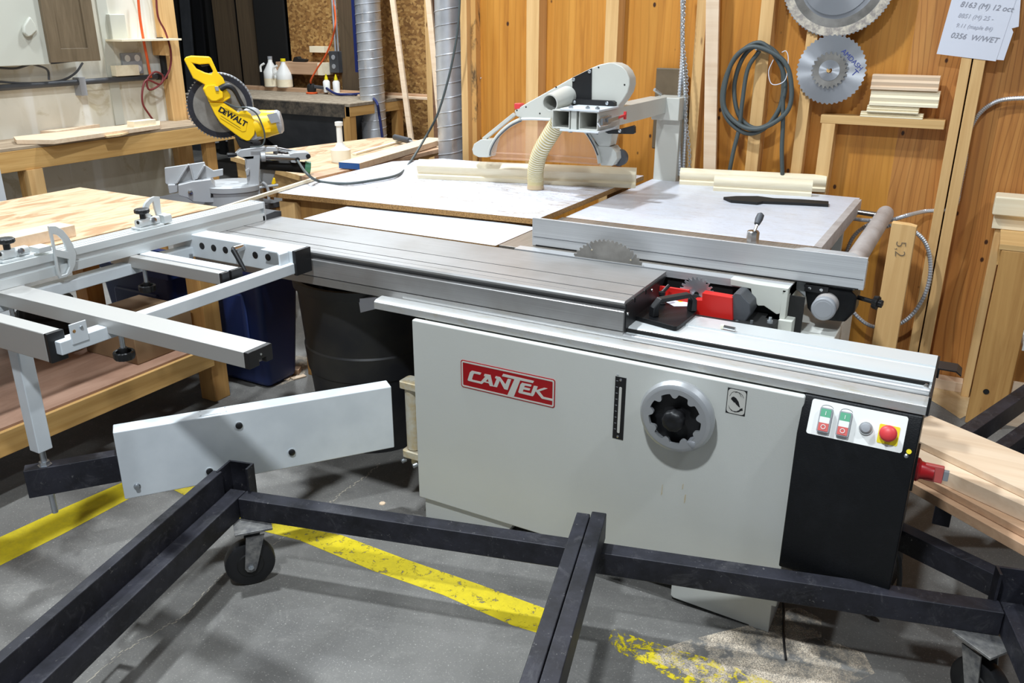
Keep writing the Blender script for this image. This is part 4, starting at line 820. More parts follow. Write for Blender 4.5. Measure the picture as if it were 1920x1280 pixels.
# hood
YG = 3.46; TH = .075
def gz(L): return zz(L, 870, 100, 4.923)
def gp_(L, y=YG): return [at(a, b, 'y', y) for a, b in gz(L)]
hood = G_('hood_shell', MB().plate(gp_([(462, 530), (545, 478), (1000, 222), (1180, 132), (1250, 104), (1330, 86), (1400, 92), (1455, 118), (1500, 165), (1528, 230), (1530, 290), (1512, 360), (1470, 430), (1420, 490), (1390, 560), (1375, 720), (1345, 860), (1240, 855), (1200, 800), (1150, 735), (1060, 665), (960, 628), (640, 600), (530, 600), (480, 580)]), (0, TH, 0)), bevel=.008, seg=3)
G_('front_foot', MB().plate(gp_([(72, 890), (90, 835), (150, 797), (262, 797), (240, 860), (222, 960), (130, 958), (85, 935)]), (0, TH, 0)), 'guardpaint', hood, bevel=.004)
G_('rear_foot', MB().plate(gp_([(1180, 800), (1240, 855), (1360, 862), (1405, 915), (1412, 975), (1370, 1038), (1262, 1035), (1248, 950), (1215, 860)]), (0, TH, 0)), 'guardpaint', hood, bevel=.004)
q = at(*gz([(1425, 965)])[0], 'y', YG+.05); G_('roller', MB().lathe(q, (0, 1, 0), [(0, .02), (.002, .036), (.028, .036), (.03, .02)], 28), 'hopper', hood)
G_('front_strut', MB().bar(at(*gz([(180, 795)])[0], 'y', YG+.03), at(*gz([(470, 560)])[0], 'y', YG+.03), .018, .016, (0, 1, 0)), 'guardpaint', hood, bevel=.003)
win = [(262, 960), (240, 930), (250, 880), (290, 800), (350, 730), (430, 665), (530, 615), (640, 606), (960, 632), (1060, 668), (1150, 742), (1210, 860), (1245, 960), (1256, 1030)]
G_('clear_window', MB().plate(gp_(win, YG+.004), (0, .004, 0)), 'clear', hood)
def track(L, r, m_, n, y=YG-.004): return G_(n, MB().sweep(spline(gp_(L, y), 5), r, 8), m_, hood)
track([(228, 950), (245, 870), (290, 790), (350, 722), (430, 658), (525, 610)], .010, 'guardpaint', 'window_track')
track([(238, 940), (252, 880), (297, 798), (357, 731), (435, 668), (530, 622)], .003, 'hopper', 'track_slot', YG-.014)
track([(530, 606), (640, 604), (800, 612)], .006, 'pale', 'window_frame_top')
track([(1100, 700), (1150, 755), (1205, 850), (1240, 940), (1252, 1015)], .009, 'guardpaint', 'window_track')
track([(1130, 735), (1195, 845), (1235, 940)], .003, 'hopper', 'track_slot', YG-.013)
for yy_, rr in ((915, .0035), (968, .005)): track([(245, yy_), (600, yy_+16), (1000, yy_+38), (1250, yy_+60)], rr, 'clear', 'window_bottom_rib', YG)
blk = G_('mounting_plate', MB().plate(gp_([(1000, 225), (1178, 138), (1174, 470), (998, 470)], YG-.004), (0, .006, 0)), 'black', hood)
G_('mounting_plate', MB().plate(gp_([(1000, 430), (1035, 425), (1365, 440), (1385, 455), (1385, 500), (1000, 495)], YG-.03), (0, .03, 0)), 'black', hood)
G_('mounting_plate', MB().plate(gp_([(1285, 715), (1430, 700), (1560, 665), (1572, 680), (1572, 735), (1560, 745), (1330, 742)], YG-.02), (0, .02, 0)), 'black', hood)
for a, b, yy_ in ((1160, 168, YG-.004), (1013, 243, YG-.004), (1012, 365, YG-.004), (1020, 450, YG-.03), (1322, 460, YG-.03), (1440, 715, YG-.02)):
    q = at(*gz([(a, b)])[0], 'y', yy_); G_('plate_bolt', MB().lathe(q, (0, -1, 0), [(0, .0075), (.004, .007), (.006, .003)], 14), 'zinc', blk)
for a, b in ((850, 312), (700, 555), (572, 495), (1242, 130), (1482, 290), (488, 526)):
    q = at(*gz([(a, b)])[0], 'y', YG); G_('shell_screw', MB().lathe(q, (0, -1, 0), [(0, .004), (.001, .003)], 10), 'dark', hood)
q0 = at(*gz([(955, 395)])[0], 'y', YG); q1 = at(*gz([(790, 460)])[0], 'y', YG-.13)
q1 = Vector((q0.x-.045, YG-.16, q0.z+.0)); q1 = at(*gz([(793, 460)])[0], 'y', YG-.16)
pm = MB().lathe(q0, q1-q0, [(0, .044), ((q1-q0).length, .037), ((q1-q0).length, .032), (.02, .034)], 32, caps=False)
G_('dust_port', pm, 'guardpaint', hood); G_('dust_port_inside', MB().cyl(q0+(q1-q0)*.3, q0+(q1-q0)*.31, .035), 'dark', hood)  # near-black disc stands for the shade down the hollow port
q = at(*gz([(520, 488)])[0], 'y', YG+.03); G_('red_stop', MB().box(q.x-.016, q.x+.016, YG, YG+.04, q.z-.011, q.z+.014), 'redbtn', hood, bevel=.003)
# corrugated hose hanging from the short tube to the table
HB = at(1004, 354, 'z', .917); hy = HB.y
HP = [Vector((HB.x, hy, .917)), Vector((HB.x, hy, .955)), at(*gz([(662, 1070)])[0], 'y', hy-.01), at(*gz([(700, 920)])[0], 'y', hy-.03), at(*gz([(790, 760)])[0], 'y', hy-.07), at(*gz([(870, 640)])[0], 'y', YG-.085)]
PTH = spline(HP, 60)
hs_ = thing('dust_hose', 'ribbed cream dust hose standing on the white outfeed table under the guard', 'hose', tuple(HP[0]))
build('hose_wall', MB().sweep(PTH, lambda i: .034+.0022*(1 if (i % 8) < 4 else -1), 28), 'hose', hs_, smooth=60)
rb = MB()
for i in range(4, len(PTH)-8, 8):
    t = (PTH[i+1]-PTH[i-1]).normalized(); rb.lathe(PTH[i]-t*.001, t, [(0, .0368), (.0035, .0372)], 28)
build('spiral_rib', rb, 'hoserib', hs_)
build('hose_cuff', MB().lathe(HP[0], (0, 0, 1), [(0, .040), (.003, .041), (.018, .0385), (.02, .037)], 32), 'clear', hs_)

# ================================================================== ON THE PLYWOOD WALL
def wblade(label, px, py, r, n, dep, m_, y, hub=None, hole=.013):
    c = at(px, py, 'y', y); k = thing('circular_saw_blade', label, 'saw blade', (c.x, y, c.z), 'blades hung on the wall')
    build('blade_disc', MB().prism(teeth((c.x, c.z), r, n, dep), 'y', y-.0015, y+.0015, [circle((c.x, c.z), hole, 24)]), m_, k, smooth=20)
    build('hanging_nail', MB().cyl((c.x, YW-.001, c.z+hole-.004), (c.x, y-.022, c.z+hole-.004), .0035, n=8), 'zinc', k)
    if hub: build('collar', MB().prism(circle((c.x, c.z), hub, 40), 'y', y-.003, y-.0014, [circle((c.x, c.z), hole, 24)]), 'bladebright', k)
    return k, c
YBW = YW-.11
k, c = wblade('largest round saw blade on the plywood wall, worn with dusty teeth', 1574, -40, .242, 84, .006, 'bladebright', YBW+.008)
build('dusty_ring', MB().prism(circle((c.x, c.z), .236, 80), 'y', YBW+.0058, YBW+.0068, [circle((c.x, c.z), .200, 64)]), 'bladedust', k)
build('dark_ring', MB().prism(circle((c.x, c.z), .199, 80), 'y', YBW+.0058, YBW+.0066, [circle((c.x, c.z), .165, 64)]), 'blade', k)  # darker steel ring just outside the smaller blade

wblade('smaller shiny fine toothed saw blade hung over the largest blade', 1571, -40, .150, 110, .003, 'bladebright', YBW-.002)
k, c = wblade('round saw blade with blue handwriting, hung below the largest blade', 1558, 131, .151, 44, .007, 'bladebright', YBW)
text('handwriting', 'AMDASH', .030, (c.x+.032, YBW-.0022, c.z+.078), (.75, 0, -.66), (.66, 0, .75), 'blueink', k)
text('handwriting', 'T', .040, (c.x+.085, YBW-.0022, c.z-.012), (.75, 0, -.66), (.66, 0, .75), 'blueink', k)
wblade('small coarse toothed scoring blade hung in front of the blue-marked blade', 1555, 132, .080, 24, .012, 'blade', YBW-.010, .045, .012)
q = at(1553, 132, 'y', YBW-.02)
single('blade_peg', 'wooden peg through the centre of the blue-marked blade', 'peg', MB().cyl((q.x, YW-.002, q.z), (q.x, YBW-.014, q.z), .009), 'pineY')
# stacked moulding samples on the blocking shelf
def wallbar(label, p, q, y, prof, m_, group):
    a = at(*p, 'y', y); b = at(*q, 'y', y); z = (a.z+b.z)/2
    return single('moulding_sample', label, 'moulding', MB().plate([Vector((a.x, y-u, z+v)) for u, v in prof], (b.x-a.x, 0, 0)), m_, group=group, smooth=50)
zs = 1.2385; xa = at(1619, 190, 'y', 4.2).x; xb = at(1738, 200, 'y', 4.2).x
def msamp(label, pl, pr, z, h, m_, w0=.06, y=4.27):
    xa = at(pl, 160, 'y', 4.2).x; xb = at(pr, 160, 'y', 4.2).x
    prof = [(0, 0), (w0, 0), (w0, h*.16), (w0*.86, h*.24), (w0*.95, h*.5), (w0*.8, h*.66), (w0*.85, h*.9), (w0*.7, h), (0, h)]
    single('moulding_sample', label, 'moulding', MB().plate([Vector((xa, y-u, z+v)) for u, v in prof], (xb-xa, 0, 0)), m_, group='moulding samples on the wall shelf', smooth=50)
msamp('lowest cream moulding sample of the stack on the wall shelf', 1620, 1740, zs, .022, 'moulding')
msamp('second lowest cream moulding sample in the wall shelf stack', 1631, 1730, zs+.0225, .028, 'moulding', .065)
msamp('widest cream moulding sample, second from the top of the wall shelf stack', 1634, 1765, zs+.051, .068, 'moulding', .062)
msamp('pinkish wood moulding sample on top of the wall shelf stack', 1632, 1760, zs+.1195, .063, 'beech', .06)
# coiled grey cable on a nail
hk = at(1424, 92, 'y', YW-.095)
ck = thing('coiled_cable', 'grey cable coiled in loops and hung on a wall stud', 'cable', (hk.x, hk.y, hk.z-.5))
def loop(L, y, r=.0105, closed=True): return MB().sweep(spline([at(a, b, 'y', y+dy) for (a, b), dy in zip(L, [0, .005, .01, .004]*20)], 8, closed), r, 10, closed)
for L, y in (([(1425, 80), (1465, 125), (1470, 180), (1440, 235), (1400, 250), (1362, 220), (1355, 170), (1378, 110)], 4.165),
             ([(1428, 84), (1462, 110), (1468, 175), (1450, 225), (1415, 240), (1385, 215), (1377, 160), (1395, 105)], 4.185),
             ([(1420, 88), (1470, 115), (1484, 165), (1475, 210), (1430, 240), (1390, 236), (1358, 200), (1364, 140), (1385, 100)], 4.145)):
    build('cable_loop', loop(L, y), 'cord', ck, smooth=60)
build('cable_tail', MB().sweep(spline([at(a, b, 'y', 4.17) for a, b in ((1424, 95), (1402, 130), (1392, 190), (1386, 240), (1376, 280), (1367, 325))], 8), .010, 10), 'cord', ck, smooth=60)
build('cable_tail', MB().sweep(spline([at(a, b, 'y', 4.17) for a, b in ((1468, 180), (1468, 230), (1466, 280), (1467, 328))], 8), .010, 10), 'cord', ck, smooth=60)
build('cable_tie', MB().sweep(spline([at(a, b, 'y', 4.15) for a, b in ((1466, 98), (1474, 96), (1478, 112), (1472, 150), (1448, 158), (1441, 135), (1450, 112))], 8), .002, 6), 'paper', ck)
build('nail', MB().cyl((hk.x, YW-.09, hk.z-.012), (hk.x, YW-.16, hk.z), .004), 'zinc', ck)
# papers
def sheet(label, L, y, lines=()):
    P = [at(a, b, 'y', y) for a, b in L]; k = thing('paper_sheet', label, 'paper', tuple(P[0]), 'papers on the wall studs')
    build('sheet', MB().plate(P, (0, .0006, 0)), 'paper', k)
    ux = (P[1]-P[0]).normalized(); uy = (P[0]-P[3]); 
    for (a, b, s_, tx, col) in lines:
        o_ = at(a, b, 'y', y-.0012); text('handwriting', tx, s_, o_, ux, Vector((.15, 0, 1)), col, k, .0003, 0, .25)
    return k
sheet('pencilled cutting list on white paper pinned to the double stud', [(1756, 101), (1867, 115), (1925, -60), (1805, -75)], 4.2075,
      ((1799, 12, .030, '8163 (M) 12 oct', 'ink'), (1795, 32, .024, '8851 (M) 25 -', 'faintink'), (1791, 50, .022, '9.11 (maple 84)', 'faintink'), (1781, 70, .030, '0356  W/WET', 'ink')))
sheet('blank sheet tucked just behind the pencilled list', [(1868, 112), (1882, 113), (1900, 60), (1886, 30)], 4.2088)
sheet('second blank sheet sticking out furthest right of the pencilled list', [(1890, 55), (1910, 50), (1916, -30), (1900, -30)], 4.2088)
# loose plank against the wall, torn note, chains and conduits
single('plank', 'single loose plank standing upright against the wall left of the coiled cable', 'board', MB().bar(at(1354, 322, 'y', 4.19)*1+Vector((0, 0, -.9)), at(1338, -60, 'y', 4.2), .062, .02, (0, 1, 0)), 'beech', bevel=.001)
single('torn_note', 'scrap of white tape on the scarred stud left of the guard', 'paper', MB().plate([at(a, b, 'y', YW-.002) for a, b in ((891, 186), (896, 184), (896, 145), (903, 145), (897, 155), (891, 155))], (0, -.001, 0)), 'paper')
for i, (px, py2, m_) in enumerate(((1275, 330, 'galv'), (1281, 326, 'zinc'))):
    a = at(px+2, -60, 'y', 4.17); b = at(px+(0 if i == 0 else 1), py2, 'y', 4.17)
    PP = spline([a, a*.66+b*.34+Vector((.01*(-1)**i, 0, 0)), a*.33+b*.67+Vector((-.008*(-1)**i, 0, 0)), b], 90)
    single('flexible_conduit', ('thin metal conduit hanging by the guard post, left of the pair', 'thin metal conduit hanging by the guard post, right of the pair')[i], 'conduit', MB().sweep(PP, lambda j: .0085+(.0018 if j % 4 < 2 else 0), 10), m_, group='hanging conduits')
ch = MB(); a = at(1279, -40, 'y', 4.13); b = at(1292, 330, 'y', 4.13); n = 64
for i in range(n):
    c = a.lerp(b, i/n)+Vector((.006*math.sin(i*.25), 0, 0)); t = (b-a).normalized(); s_ = Vector((1, 0, 0)) if i % 2 else Vector((0, 1, 0)); l_ = (b-a).length/n*.72
    ch.sweep([c+t*l_*math.cos(q_*PI/4)+s_*.007*math.sin(q_*PI/4) for q_ in range(8)], .002, 5, closed=True)
single('hanging_chain', 'steel chain hanging beside the two thin conduits by the guard post', 'chain', ch, 'zinc')
cdt = thing('flexible_conduit', 'armoured steel conduit coming down the right wall and coiling behind the fence rail bar', 'conduit', (-.2, 4.2, 0))
Lc = [at(a, b, 'y', 4.27) for a, b in ((1990, 186), (1920, 184), (1870, 190), (1835, 215), (1815, 255), (1810, 300), (1800, 350), (1792, 385))]
Lc += [at(a, b, 'y', 4.24) for a, b in ((1770, 394), (1735, 396))]+[at(a, b, 'y', 4.15) for a, b in ((1700, 404), (1670, 412), (1630, 413), (1600, 410))]
PP = spline(Lc, 44); build('conduit_run', MB().sweep(PP, lambda j: .0085+(.0016 if j % 4 < 2 else 0), 8), 'galv', cdt)
Lc = [at(a, b, 'y', 4.16) for a, b in ((1640, 413), (1603, 440), (1585, 480), (1578, 520), (1590, 570), (1625, 607), (1665, 613), (1705, 595), (1735, 550), (1745, 500), (1735, 455), (1705, 428), (1670, 422), (1620, 450), (1596, 490))]
PP = spline(Lc, 40); build('conduit_coil', MB().sweep(PP, lambda j: .0085+(.0016 if j % 4 < 2 else 0), 8), 'galv', cdt)
Lc = [at(a, b, 'y', 4.05) for a, b in ((1528, 570), (1500, 583), (1470, 592), (1440, 596))]
build('conduit_tail', MB().sweep(spline(Lc, 50), lambda j: .0075+(.0014 if j % 4 < 2 else 0), 8), 'galv', cdt)
# upright 2x4 marked 5,2
k = thing('timber_upright', 'upright length of rough two-by-four marked 5,2 standing behind the slide rail', 'timber', (-.18, 3.0, 0))
build('timber', MB().plate([(-.228, 3.0, .0), (-.148, 3.0, .0), (-.150, 3.0, 1.015), (-.175, 3.0, 1.02), (-.226, 3.0, 1.022)], (0, .038, 0)), 'pineZ', k, bevel=.002)
q = at(1681, 448, 'y', 2.999); text('pencil_mark', '5,2', .045, (-.203, 2.9990, .965), (.05, 0, -1), (1, 0, .05), 'pencil', k, .0003, -.0008)
# right hand trestle bench
rb_ = thing('timber_workbench', 'rough timber bench with tall plank legs at the right edge, by the dark plywood wall', 'workbench', (.4, 4.0, 0))
def R_(n, mb, m, **k): return build(n, mb, m, rb_, **k)
R_('leg', MB().box(.13, .27, 3.88, 3.92, 0, .775), 'postZ', bevel=.003)
R_('leg', MB().box(.10, .135, 4.18, 4.27, 0, .80), 'pineZ', bevel=.003)
R_('leg', MB().box(.9, 1.04, 3.88, 3.92, 0, .775), 'postZ', bevel=.003)
R_('bolt_hole', MB().lathe((.185, 3.879, .16), (0, -1, 0), [(0, .012), (.0008, .012)], 16), 'dark')
R_('benchtop', MB().box(.12, 1.2, 3.88, 4.28, .776, .80), 'pineX', bevel=.002)
R_('side_rail', MB().box(.125, .16, 3.93, 4.26, .70, .775), 'pineY', bevel=.002)
R_('lower_shelf', MB().box(.28, 1.2, 3.9, 4.26, .36, .385), 'white')
R_('lower_panel', MB().box(.28, 1.2, 3.94, 3.96, .0, .2), 'beech')
single('timber_board', 'lower of two pale boards stacked across the timber bench top', 'board', MB().box(.085, 1.1, 4.17, 4.26, .801, .862), 'moulding', group='boards on the timber bench', bevel=.002)
single('timber_board', 'upper of two pale boards stacked across the timber bench top', 'board', MB().box(.075, 1.1, 4.14, 4.26, .863, .945), 'moulding', group='boards on the timber bench', bevel=.008)
single('skirting_offcut', 'pale board lying along the foot of the plywood wall', 'board', MB().box(-.28, .10, 4.22, 4.29, .001, .05), 'beech', bevel=.002)
# ================================================================== MITRE SAW
MP_ = Plane((-3.42, 3.17), (3.42, -3.17)); NV = MP_.n; TV = Vector((NV.y, -NV.x, 0)); TV = TV if TV.dot(RT) > 0 else -TV
o0 = MP_.pt(430, 372)
ms = thing('mitre_saw', 'yellow sliding mitre saw lettered DEWALT, tilted up beside the white outfeed table', 'mitre saw', (o0.x, o0.y, o0.z-.12))
def m7(L, d=0): return MP_.pts(zz(L, 330, 90, 5.332), d)
def m8(L, d=0): return MP_.pts(zz(L, 280, 280, 6), d)
def X_(n, mb, m, par=ms, **k): return build(n, mb, m, par, **k)
def pl(L, d0, d1, f=m7, holes=()): return MB().plate(f(L, d1), NV*(d0-d1), [f(h, d1) for h in holes])
bc = MP_.pt(413, 199, -.03)
br = .165
R0 = [(bc+TV*x+Vector((0, 0, y))) for x, y in teeth((0, 0), br, 60, .010)]
bl2 = X_('saw_blade', MB().plate([p+NV*.0015 for p in R0], -NV*.003), 'blade', smooth=20)
X_('gummed_rim', MB().plate([bc+NV*.0022+TV*x+Vector((0, 0, y)) for x, y in circle((0, 0), br-.008, 60)], -NV*.0012, [[bc+NV*.0022+TV*x+Vector((0, 0, y)) for x, y in circle((0, 0), br-.035, 60)]]), 'blacksteel', bl2)
X_('blade_guard', MB().plate([bc+TV*x+Vector((0, 0, y))+NV*-.012 for x, y in circle((0, 0), .158, 30, -.5, 1.55, False)]+[bc+NV*-.012], -NV*.03), 'castalu', bevel=.004)
X_('guard_rim', MB().sweep([bc+TV*.155*math.cos(a)+Vector((0, 0, .155*math.sin(a)))-NV*.02 for a in [-.5+i*.12 for i in range(20)]], .010, 8), 'greyplastic')
hd_ = X_('handle_body', pl([(80, 118), (95, 92), (150, 78), (330, 86), (352, 105), (415, 245), (470, 300), (498, 365), (490, 400), (545, 470), (545, 500), (470, 545), (440, 545), (330, 548), (300, 470), (265, 410), (290, 368), (170, 303)], -.02, .02, holes=[[(160, 150), (235, 165), (330, 158), (372, 235), (352, 262), (290, 248), (205, 208)]]), 'toolyellow', bevel=.008, seg=3)
X_('trigger', pl([(235, 165), (330, 155), (338, 172), (300, 180), (262, 190)], -.008, .008), 'black', hd_, bevel=.002)
X_('switch_housing', pl([(268, 408), (300, 375), (400, 365), (470, 440), (475, 500), (420, 530), (345, 528), (300, 480)], .018, .045), 'toolyellow', hd_, bevel=.008, seg=3)
X_('lock_button', pl([(385, 385), (425, 385), (430, 430), (398, 430)], .045, .053), 'greyplastic', hd_, bevel=.002)
ar_ = X_('arm_cover', pl([(330, 545), (470, 548), (625, 650), (645, 632), (700, 625), (745, 660), (785, 730), (796, 800), (785, 870), (740, 925), (700, 930), (650, 905), (590, 860), (440, 745), (385, 660)], -.01, .03), 'toolyellow', bevel=.006, seg=3)
X_('raised_border', pl([(470, 585), (690, 700), (712, 760), (700, 830), (665, 838), (440, 700), (420, 640)], .029, .033), 'toolyellow', ar_, bevel=.002)
a_ = m7([(418, 628)], .0335)[0]; b_ = m7([(655, 765)], .0335)[0]; ux = (b_-a_).normalized(); ln = (b_-a_).length
uy = Vector((0, 0, 1)); sz = .036
text('lettering', 'D', sz*1.05, a_, ux, uy, 'black', ar_, .0006, .0016, squeeze=1.1)
text('lettering', 'E', sz*.8, a_+ux*ln*.195, ux, uy, 'black', ar_, .0006, .0014, squeeze=1.1)
text('lettering', 'WALT', sz*1.05, a_+ux*ln*.33, ux, uy, 'black', ar_, .0006, .0016, squeeze=1.0)
u0, u1 = m7([(448, 675), (645, 800)], .0335); X_('underline', MB().bar(u0, u1, .001, .003, NV), 'black', ar_)
X_('gear_case', MB().lathe(m7([(735, 770)], .012)[0], -NV, [(0, .075), (.01, .088), (.05, .09), (.06, .07)], 36), 'castalu', bevel=0)
mA = m7([(800, 770)], -.04)[0]; mB = m7([(1040, 735)], -.02)[0]
mtr = X_('motor', MB().lathe(mA, mB-mA, [(0, .075), (.05, .07), ((mB-mA).length*.55, .066), ((mB-mA).length*.9, .060), ((mB-mA).length, .054)], 32), 'toolyellow', smooth=40)
X_('motor_end_cap', MB().lathe(mB-(mB-mA).normalized()*.02, mB-mA, [(0, .0605), (.018, .060), (.030, .050), (.033, .03)], 28), 'castalu', mtr)
X_('rating_label', MB().plate([q+NV*.004 for q in m7([(905, 665), (1005, 645), (1045, 735), (950, 752)], .048)], -NV*.004), 'greyplastic', mtr)
X_('brush_cap', MB().bar(m7([(880, 830)], .04)[0], m7([(948, 826)], .05)[0], .012, .012), 'toolyellow', mtr)
hnd = spline([*m7([(440, 410), (500, 380), (560, 400), (600, 450), (640, 530), (685, 610)], .03)], 6)
X_('carry_handle', MB().sweep(hnd, lambda i: .016-.006*min(1, i/20), 12), 'black', smooth=60)
X_('power_lead', MB().sweep(spline(m7([(480, 540), (600, 590), (700, 595), (790, 640), (840, 720), (880, 830), (885, 920), (850, 980), (740, 990)], .05), 8), .004, 8), 'cord')
X_('pivot_block', pl([(600, 860), (690, 930), (850, 935), (855, 985), (800, 1010), (640, 1000), (590, 900)], -.03, .03), 'dark', bevel=.005)
col_ = X_('saddle', pl([(585, 1065), (640, 1015), (700, 1005), (850, 985), (1000, 990), (1020, 1030), (850, 1050), (845, 1100), (835, 1300), (850, 1500), (775, 1530), (735, 1480), (700, 1240), (690, 1110), (640, 1090)], -.03, .035), 'castalu', bevel=.006)
for (p, q, d, r) in (((850, 1085), (1200, 1100), .035, .018), ((980, 1015), (1290, 1070), -.06, .017)):
    X_('slide_tube', MB().cyl(m7([p], d)[0], m7([q], d)[0], r, n=20), 'steel')
for (p, d) in (((868, 1085), .035), ((990, 1022), -.05)): X_('tube_collar', MB().lathe(m7([p], d)[0], TV, [(-.01, .026), (.012, .026), (.014, .02)], 20), 'castalu')
ec = X_('slide_end_cap', pl([(1130, 1060), (1180, 1045), (1300, 1040), (1340, 1060), (1350, 1095), (1320, 1115), (1240, 1120), (1200, 1150), (1150, 1145)], -.03, .05), 'castalu', bevel=.004)
for p in ((1215, 1115), (1322, 1082)): X_('cap_socket', MB().lathe(m7([p], .051)[0], NV, [(0, .012), (.003, .012), (.004, .006)], 16), 'black', ec)
X_('dust_tube', MB().cyl(m7([(690, 1140)], -.03)[0], m7([(1290, 1195)], -.02)[0], .030, n=24), 'dark')
X_('dust_tube_ring', MB().lathe(m7([(1285, 1190)], -.02)[0], m7([(1330, 1196)], -.02)[0]-m7([(1285, 1190)], -.02)[0], [(0, .033), (.03, .033), (.031, .026), (.01, .026)], 24, caps=False), 'green')
X_('lock_knob', MB().lathe(m8([(985, 60)], .05)[0], -TV, [(0, .008), (.02, .013), (.045, .013), (.05, .006)], 16), 'black')
X_('bracket_clip', pl([(1080, 240), (1115, 210), (1130, 225), (1120, 290), (1095, 300)], .0, .05, m8), 'castalu', bevel=.003)
zt0 = m8([(900, 330)])[0]
tt = m8([(930, 372)], -.05)[0]; bz = tt.z-.01
tb_ = X_('turntable', MB().lathe((tt.x, tt.y, bz-.10), (0, 0, 1), [(0, .15), (.075, .15), (.08, .158), (.105, .158), (.108, .15), (.109, .02)], 48), 'castalu')
X_('base_casting', pl([(320, 400), (480, 360), (690, 335), (740, 420), (735, 600), (600, 600), (490, 590), (420, 545), (330, 520)], -.10, .06, m8), 'castalu', bevel=.006)
X_('fence_plate', pl([(170, 208), (430, 170), (620, 142), (632, 182), (720, 238), (830, 218), (830, 290), (640, 335), (500, 350), (205, 400), (180, 380)], -.015, .0, m8), 'castalu', bevel=.003)
for L in ([(430, 172), (450, 172), (315, 385), (285, 392)], [(445, 178), (460, 170), (505, 345), (490, 350)], [(612, 178), (630, 185), (540, 335), (510, 342)]): X_('fence_rib', pl(L, 0, .035, m8), 'castalu', bevel=.002)
X_('fence_foot', pl([(205, 400), (320, 395), (320, 480), (225, 500), (215, 450)], -.02, .03, m8), 'castalu', bevel=.004)
X_('base_knob', MB().lathe(m8([(462, 478)], .06)[0], NV, [(0, .010), (.006, .012), (.014, .011), (.016, .005)], 18), 'steel')
X_('base_slot', pl([(690, 480), (740, 480), (745, 535), (690, 540)], .058, .062, m8), 'dark')
X_('rear_leg', pl([(1250, 200), (1430, 200), (1400, 330), (1390, 390), (1250, 420), (1240, 300)], -.12, -.05, m8), 'castalu', bevel=.004)
X_('stop_latch', pl([(1395, 325), (1415, 325), (1425, 380), (1400, 400), (1375, 390)], .0, .03, m8), 'toolyellow', bevel=.003)
X_('wing_screw', MB().sweep(spline(m8([(1270, 370), (1310, 400), (1340, 470), (1345, 560)], .06), 6), .008, 8), 'castalu')
X_('bevel_lever', MB().sweep(spline(m8([(1240, 430), (1330, 415), (1450, 400)], .05), 6), .007, 8), 'castalu')
# stand under it
std = thing('saw_stand', 'grey steel covered low stand carrying the mitre saw', 'stand', (-3.5, 3.2, 0))
zb_ = bz-.101
MSX = tt.x; MSY = tt.y
build('stand_top', MB().box(MSX-.5, MSX+.17, MSY-.2, MSY+.18, zb_-.03, zb_), 'hopper', std, bevel=.003)
for x in (MSX-.46, MSX+.11):
    for y in (MSY-.18, MSY+.14): build('leg', MB().box(x, x+.05, y, y+.05, 0, zb_-.031), 'postZ', std)
# saw power cord over the outfeed table and up the duct
A = m7([(1215, 1125)], .05)[0]
L = [A]+[at(x, y, 'y', yy) for x, y, yy in ((575, 325, 3.0), (600, 340, 3.1))]+[at(x, y, 'z', .925) for x, y in ((650, 344), (700, 338), (745, 328))]
e_ = at(765, 310, 'y', 3.75)
L += [e_]+[at(x, y, 'y', 4.1) for x, y in ((795, 262), (820, 215), (840, 150), (853, 90), (860, 40), (863, -30))]
X_('power_cord', MB().sweep(spline(L, 8), .0065, 8), 'cord', smooth=60)

# ================================================================== MIDDLE BENCH WITH BOARDS
mb_ = thing('side_bench', 'low bench holding the white squeeze bottle, left of the big duct', 'workbench', (-3.6, 4.0, 0))
P = [at(x, y, 'z', .84) for x, y in ((500, 300), (697, 256), (840, 262), (840, 330), (600, 352), (500, 340))]
b2 = slab('x', [(-4.15, 3.86), (-2.99, 3.42), (-3.11, 4.4), (-3.2, 5.1), (-3.9, 5.05)], .84, .03, 0, 0, None); build('benchtop', b2, ['plytop', 'pineX'], mb_)
for x, y in ((-3.95, 3.92), (-3.12, 3.6), (-3.2, 4.9), (-3.8, 4.9)): build('leg', MB().box(x-.04, x+.04, y-.04, y+.04, 0, .81), 'postZ', mb_, bevel=.002)
build('apron', MB().bar((-4.10, 3.88, .76), (-3.02, 3.47, .76), .03, .09), 'pineX', mb_)
def zplank(name, label, p, q, w, z, t, m_, side=1, group=None, **k):
    a = at(*p, 'z', z); b = at(*q, 'z', z); d = (b-a).normalized(); n = Vector((-d.y, d.x, 0))*side*w
    return a, b, single(name, label, 'board', MB().plate([a, b, b+n, a+n], (0, 0, -t)), m_, group=group, bevel=.002, **k)
a, b, o = zplank('board', 'pale plank with a blue painted end, lying across the bench left of the big duct', (674, 306), (836, 259), .13, .905, .035, 'beech', 1)
d = (b-a).normalized(); n = Vector((-d.y, d.x, 0))
bp = thing('tmp', '', '', (0, 0, 0)); bpy.data.objects.remove(bp)
build('painted_end', MB().plate([a-d*.001+Vector((0, 0, -.001)), a-d*.001+n*.13+Vector((0, 0, -.001)), a-d*.001+n*.13+Vector((0, 0, -.034)), a-d*.001+Vector((0, 0, -.034))], -d*.0015), 'bluepaint', o)
zplank('board', 'narrower pale board crossing under the blue-ended plank', (590, 333), (836, 276), .10, .866, .025, 'beech_dark', 1)
zplank('board', 'thin cream strip lying on the bench beside the squeeze bottle', (668, 287), (760, 262), .03, .853, .012, 'moulding', 1)
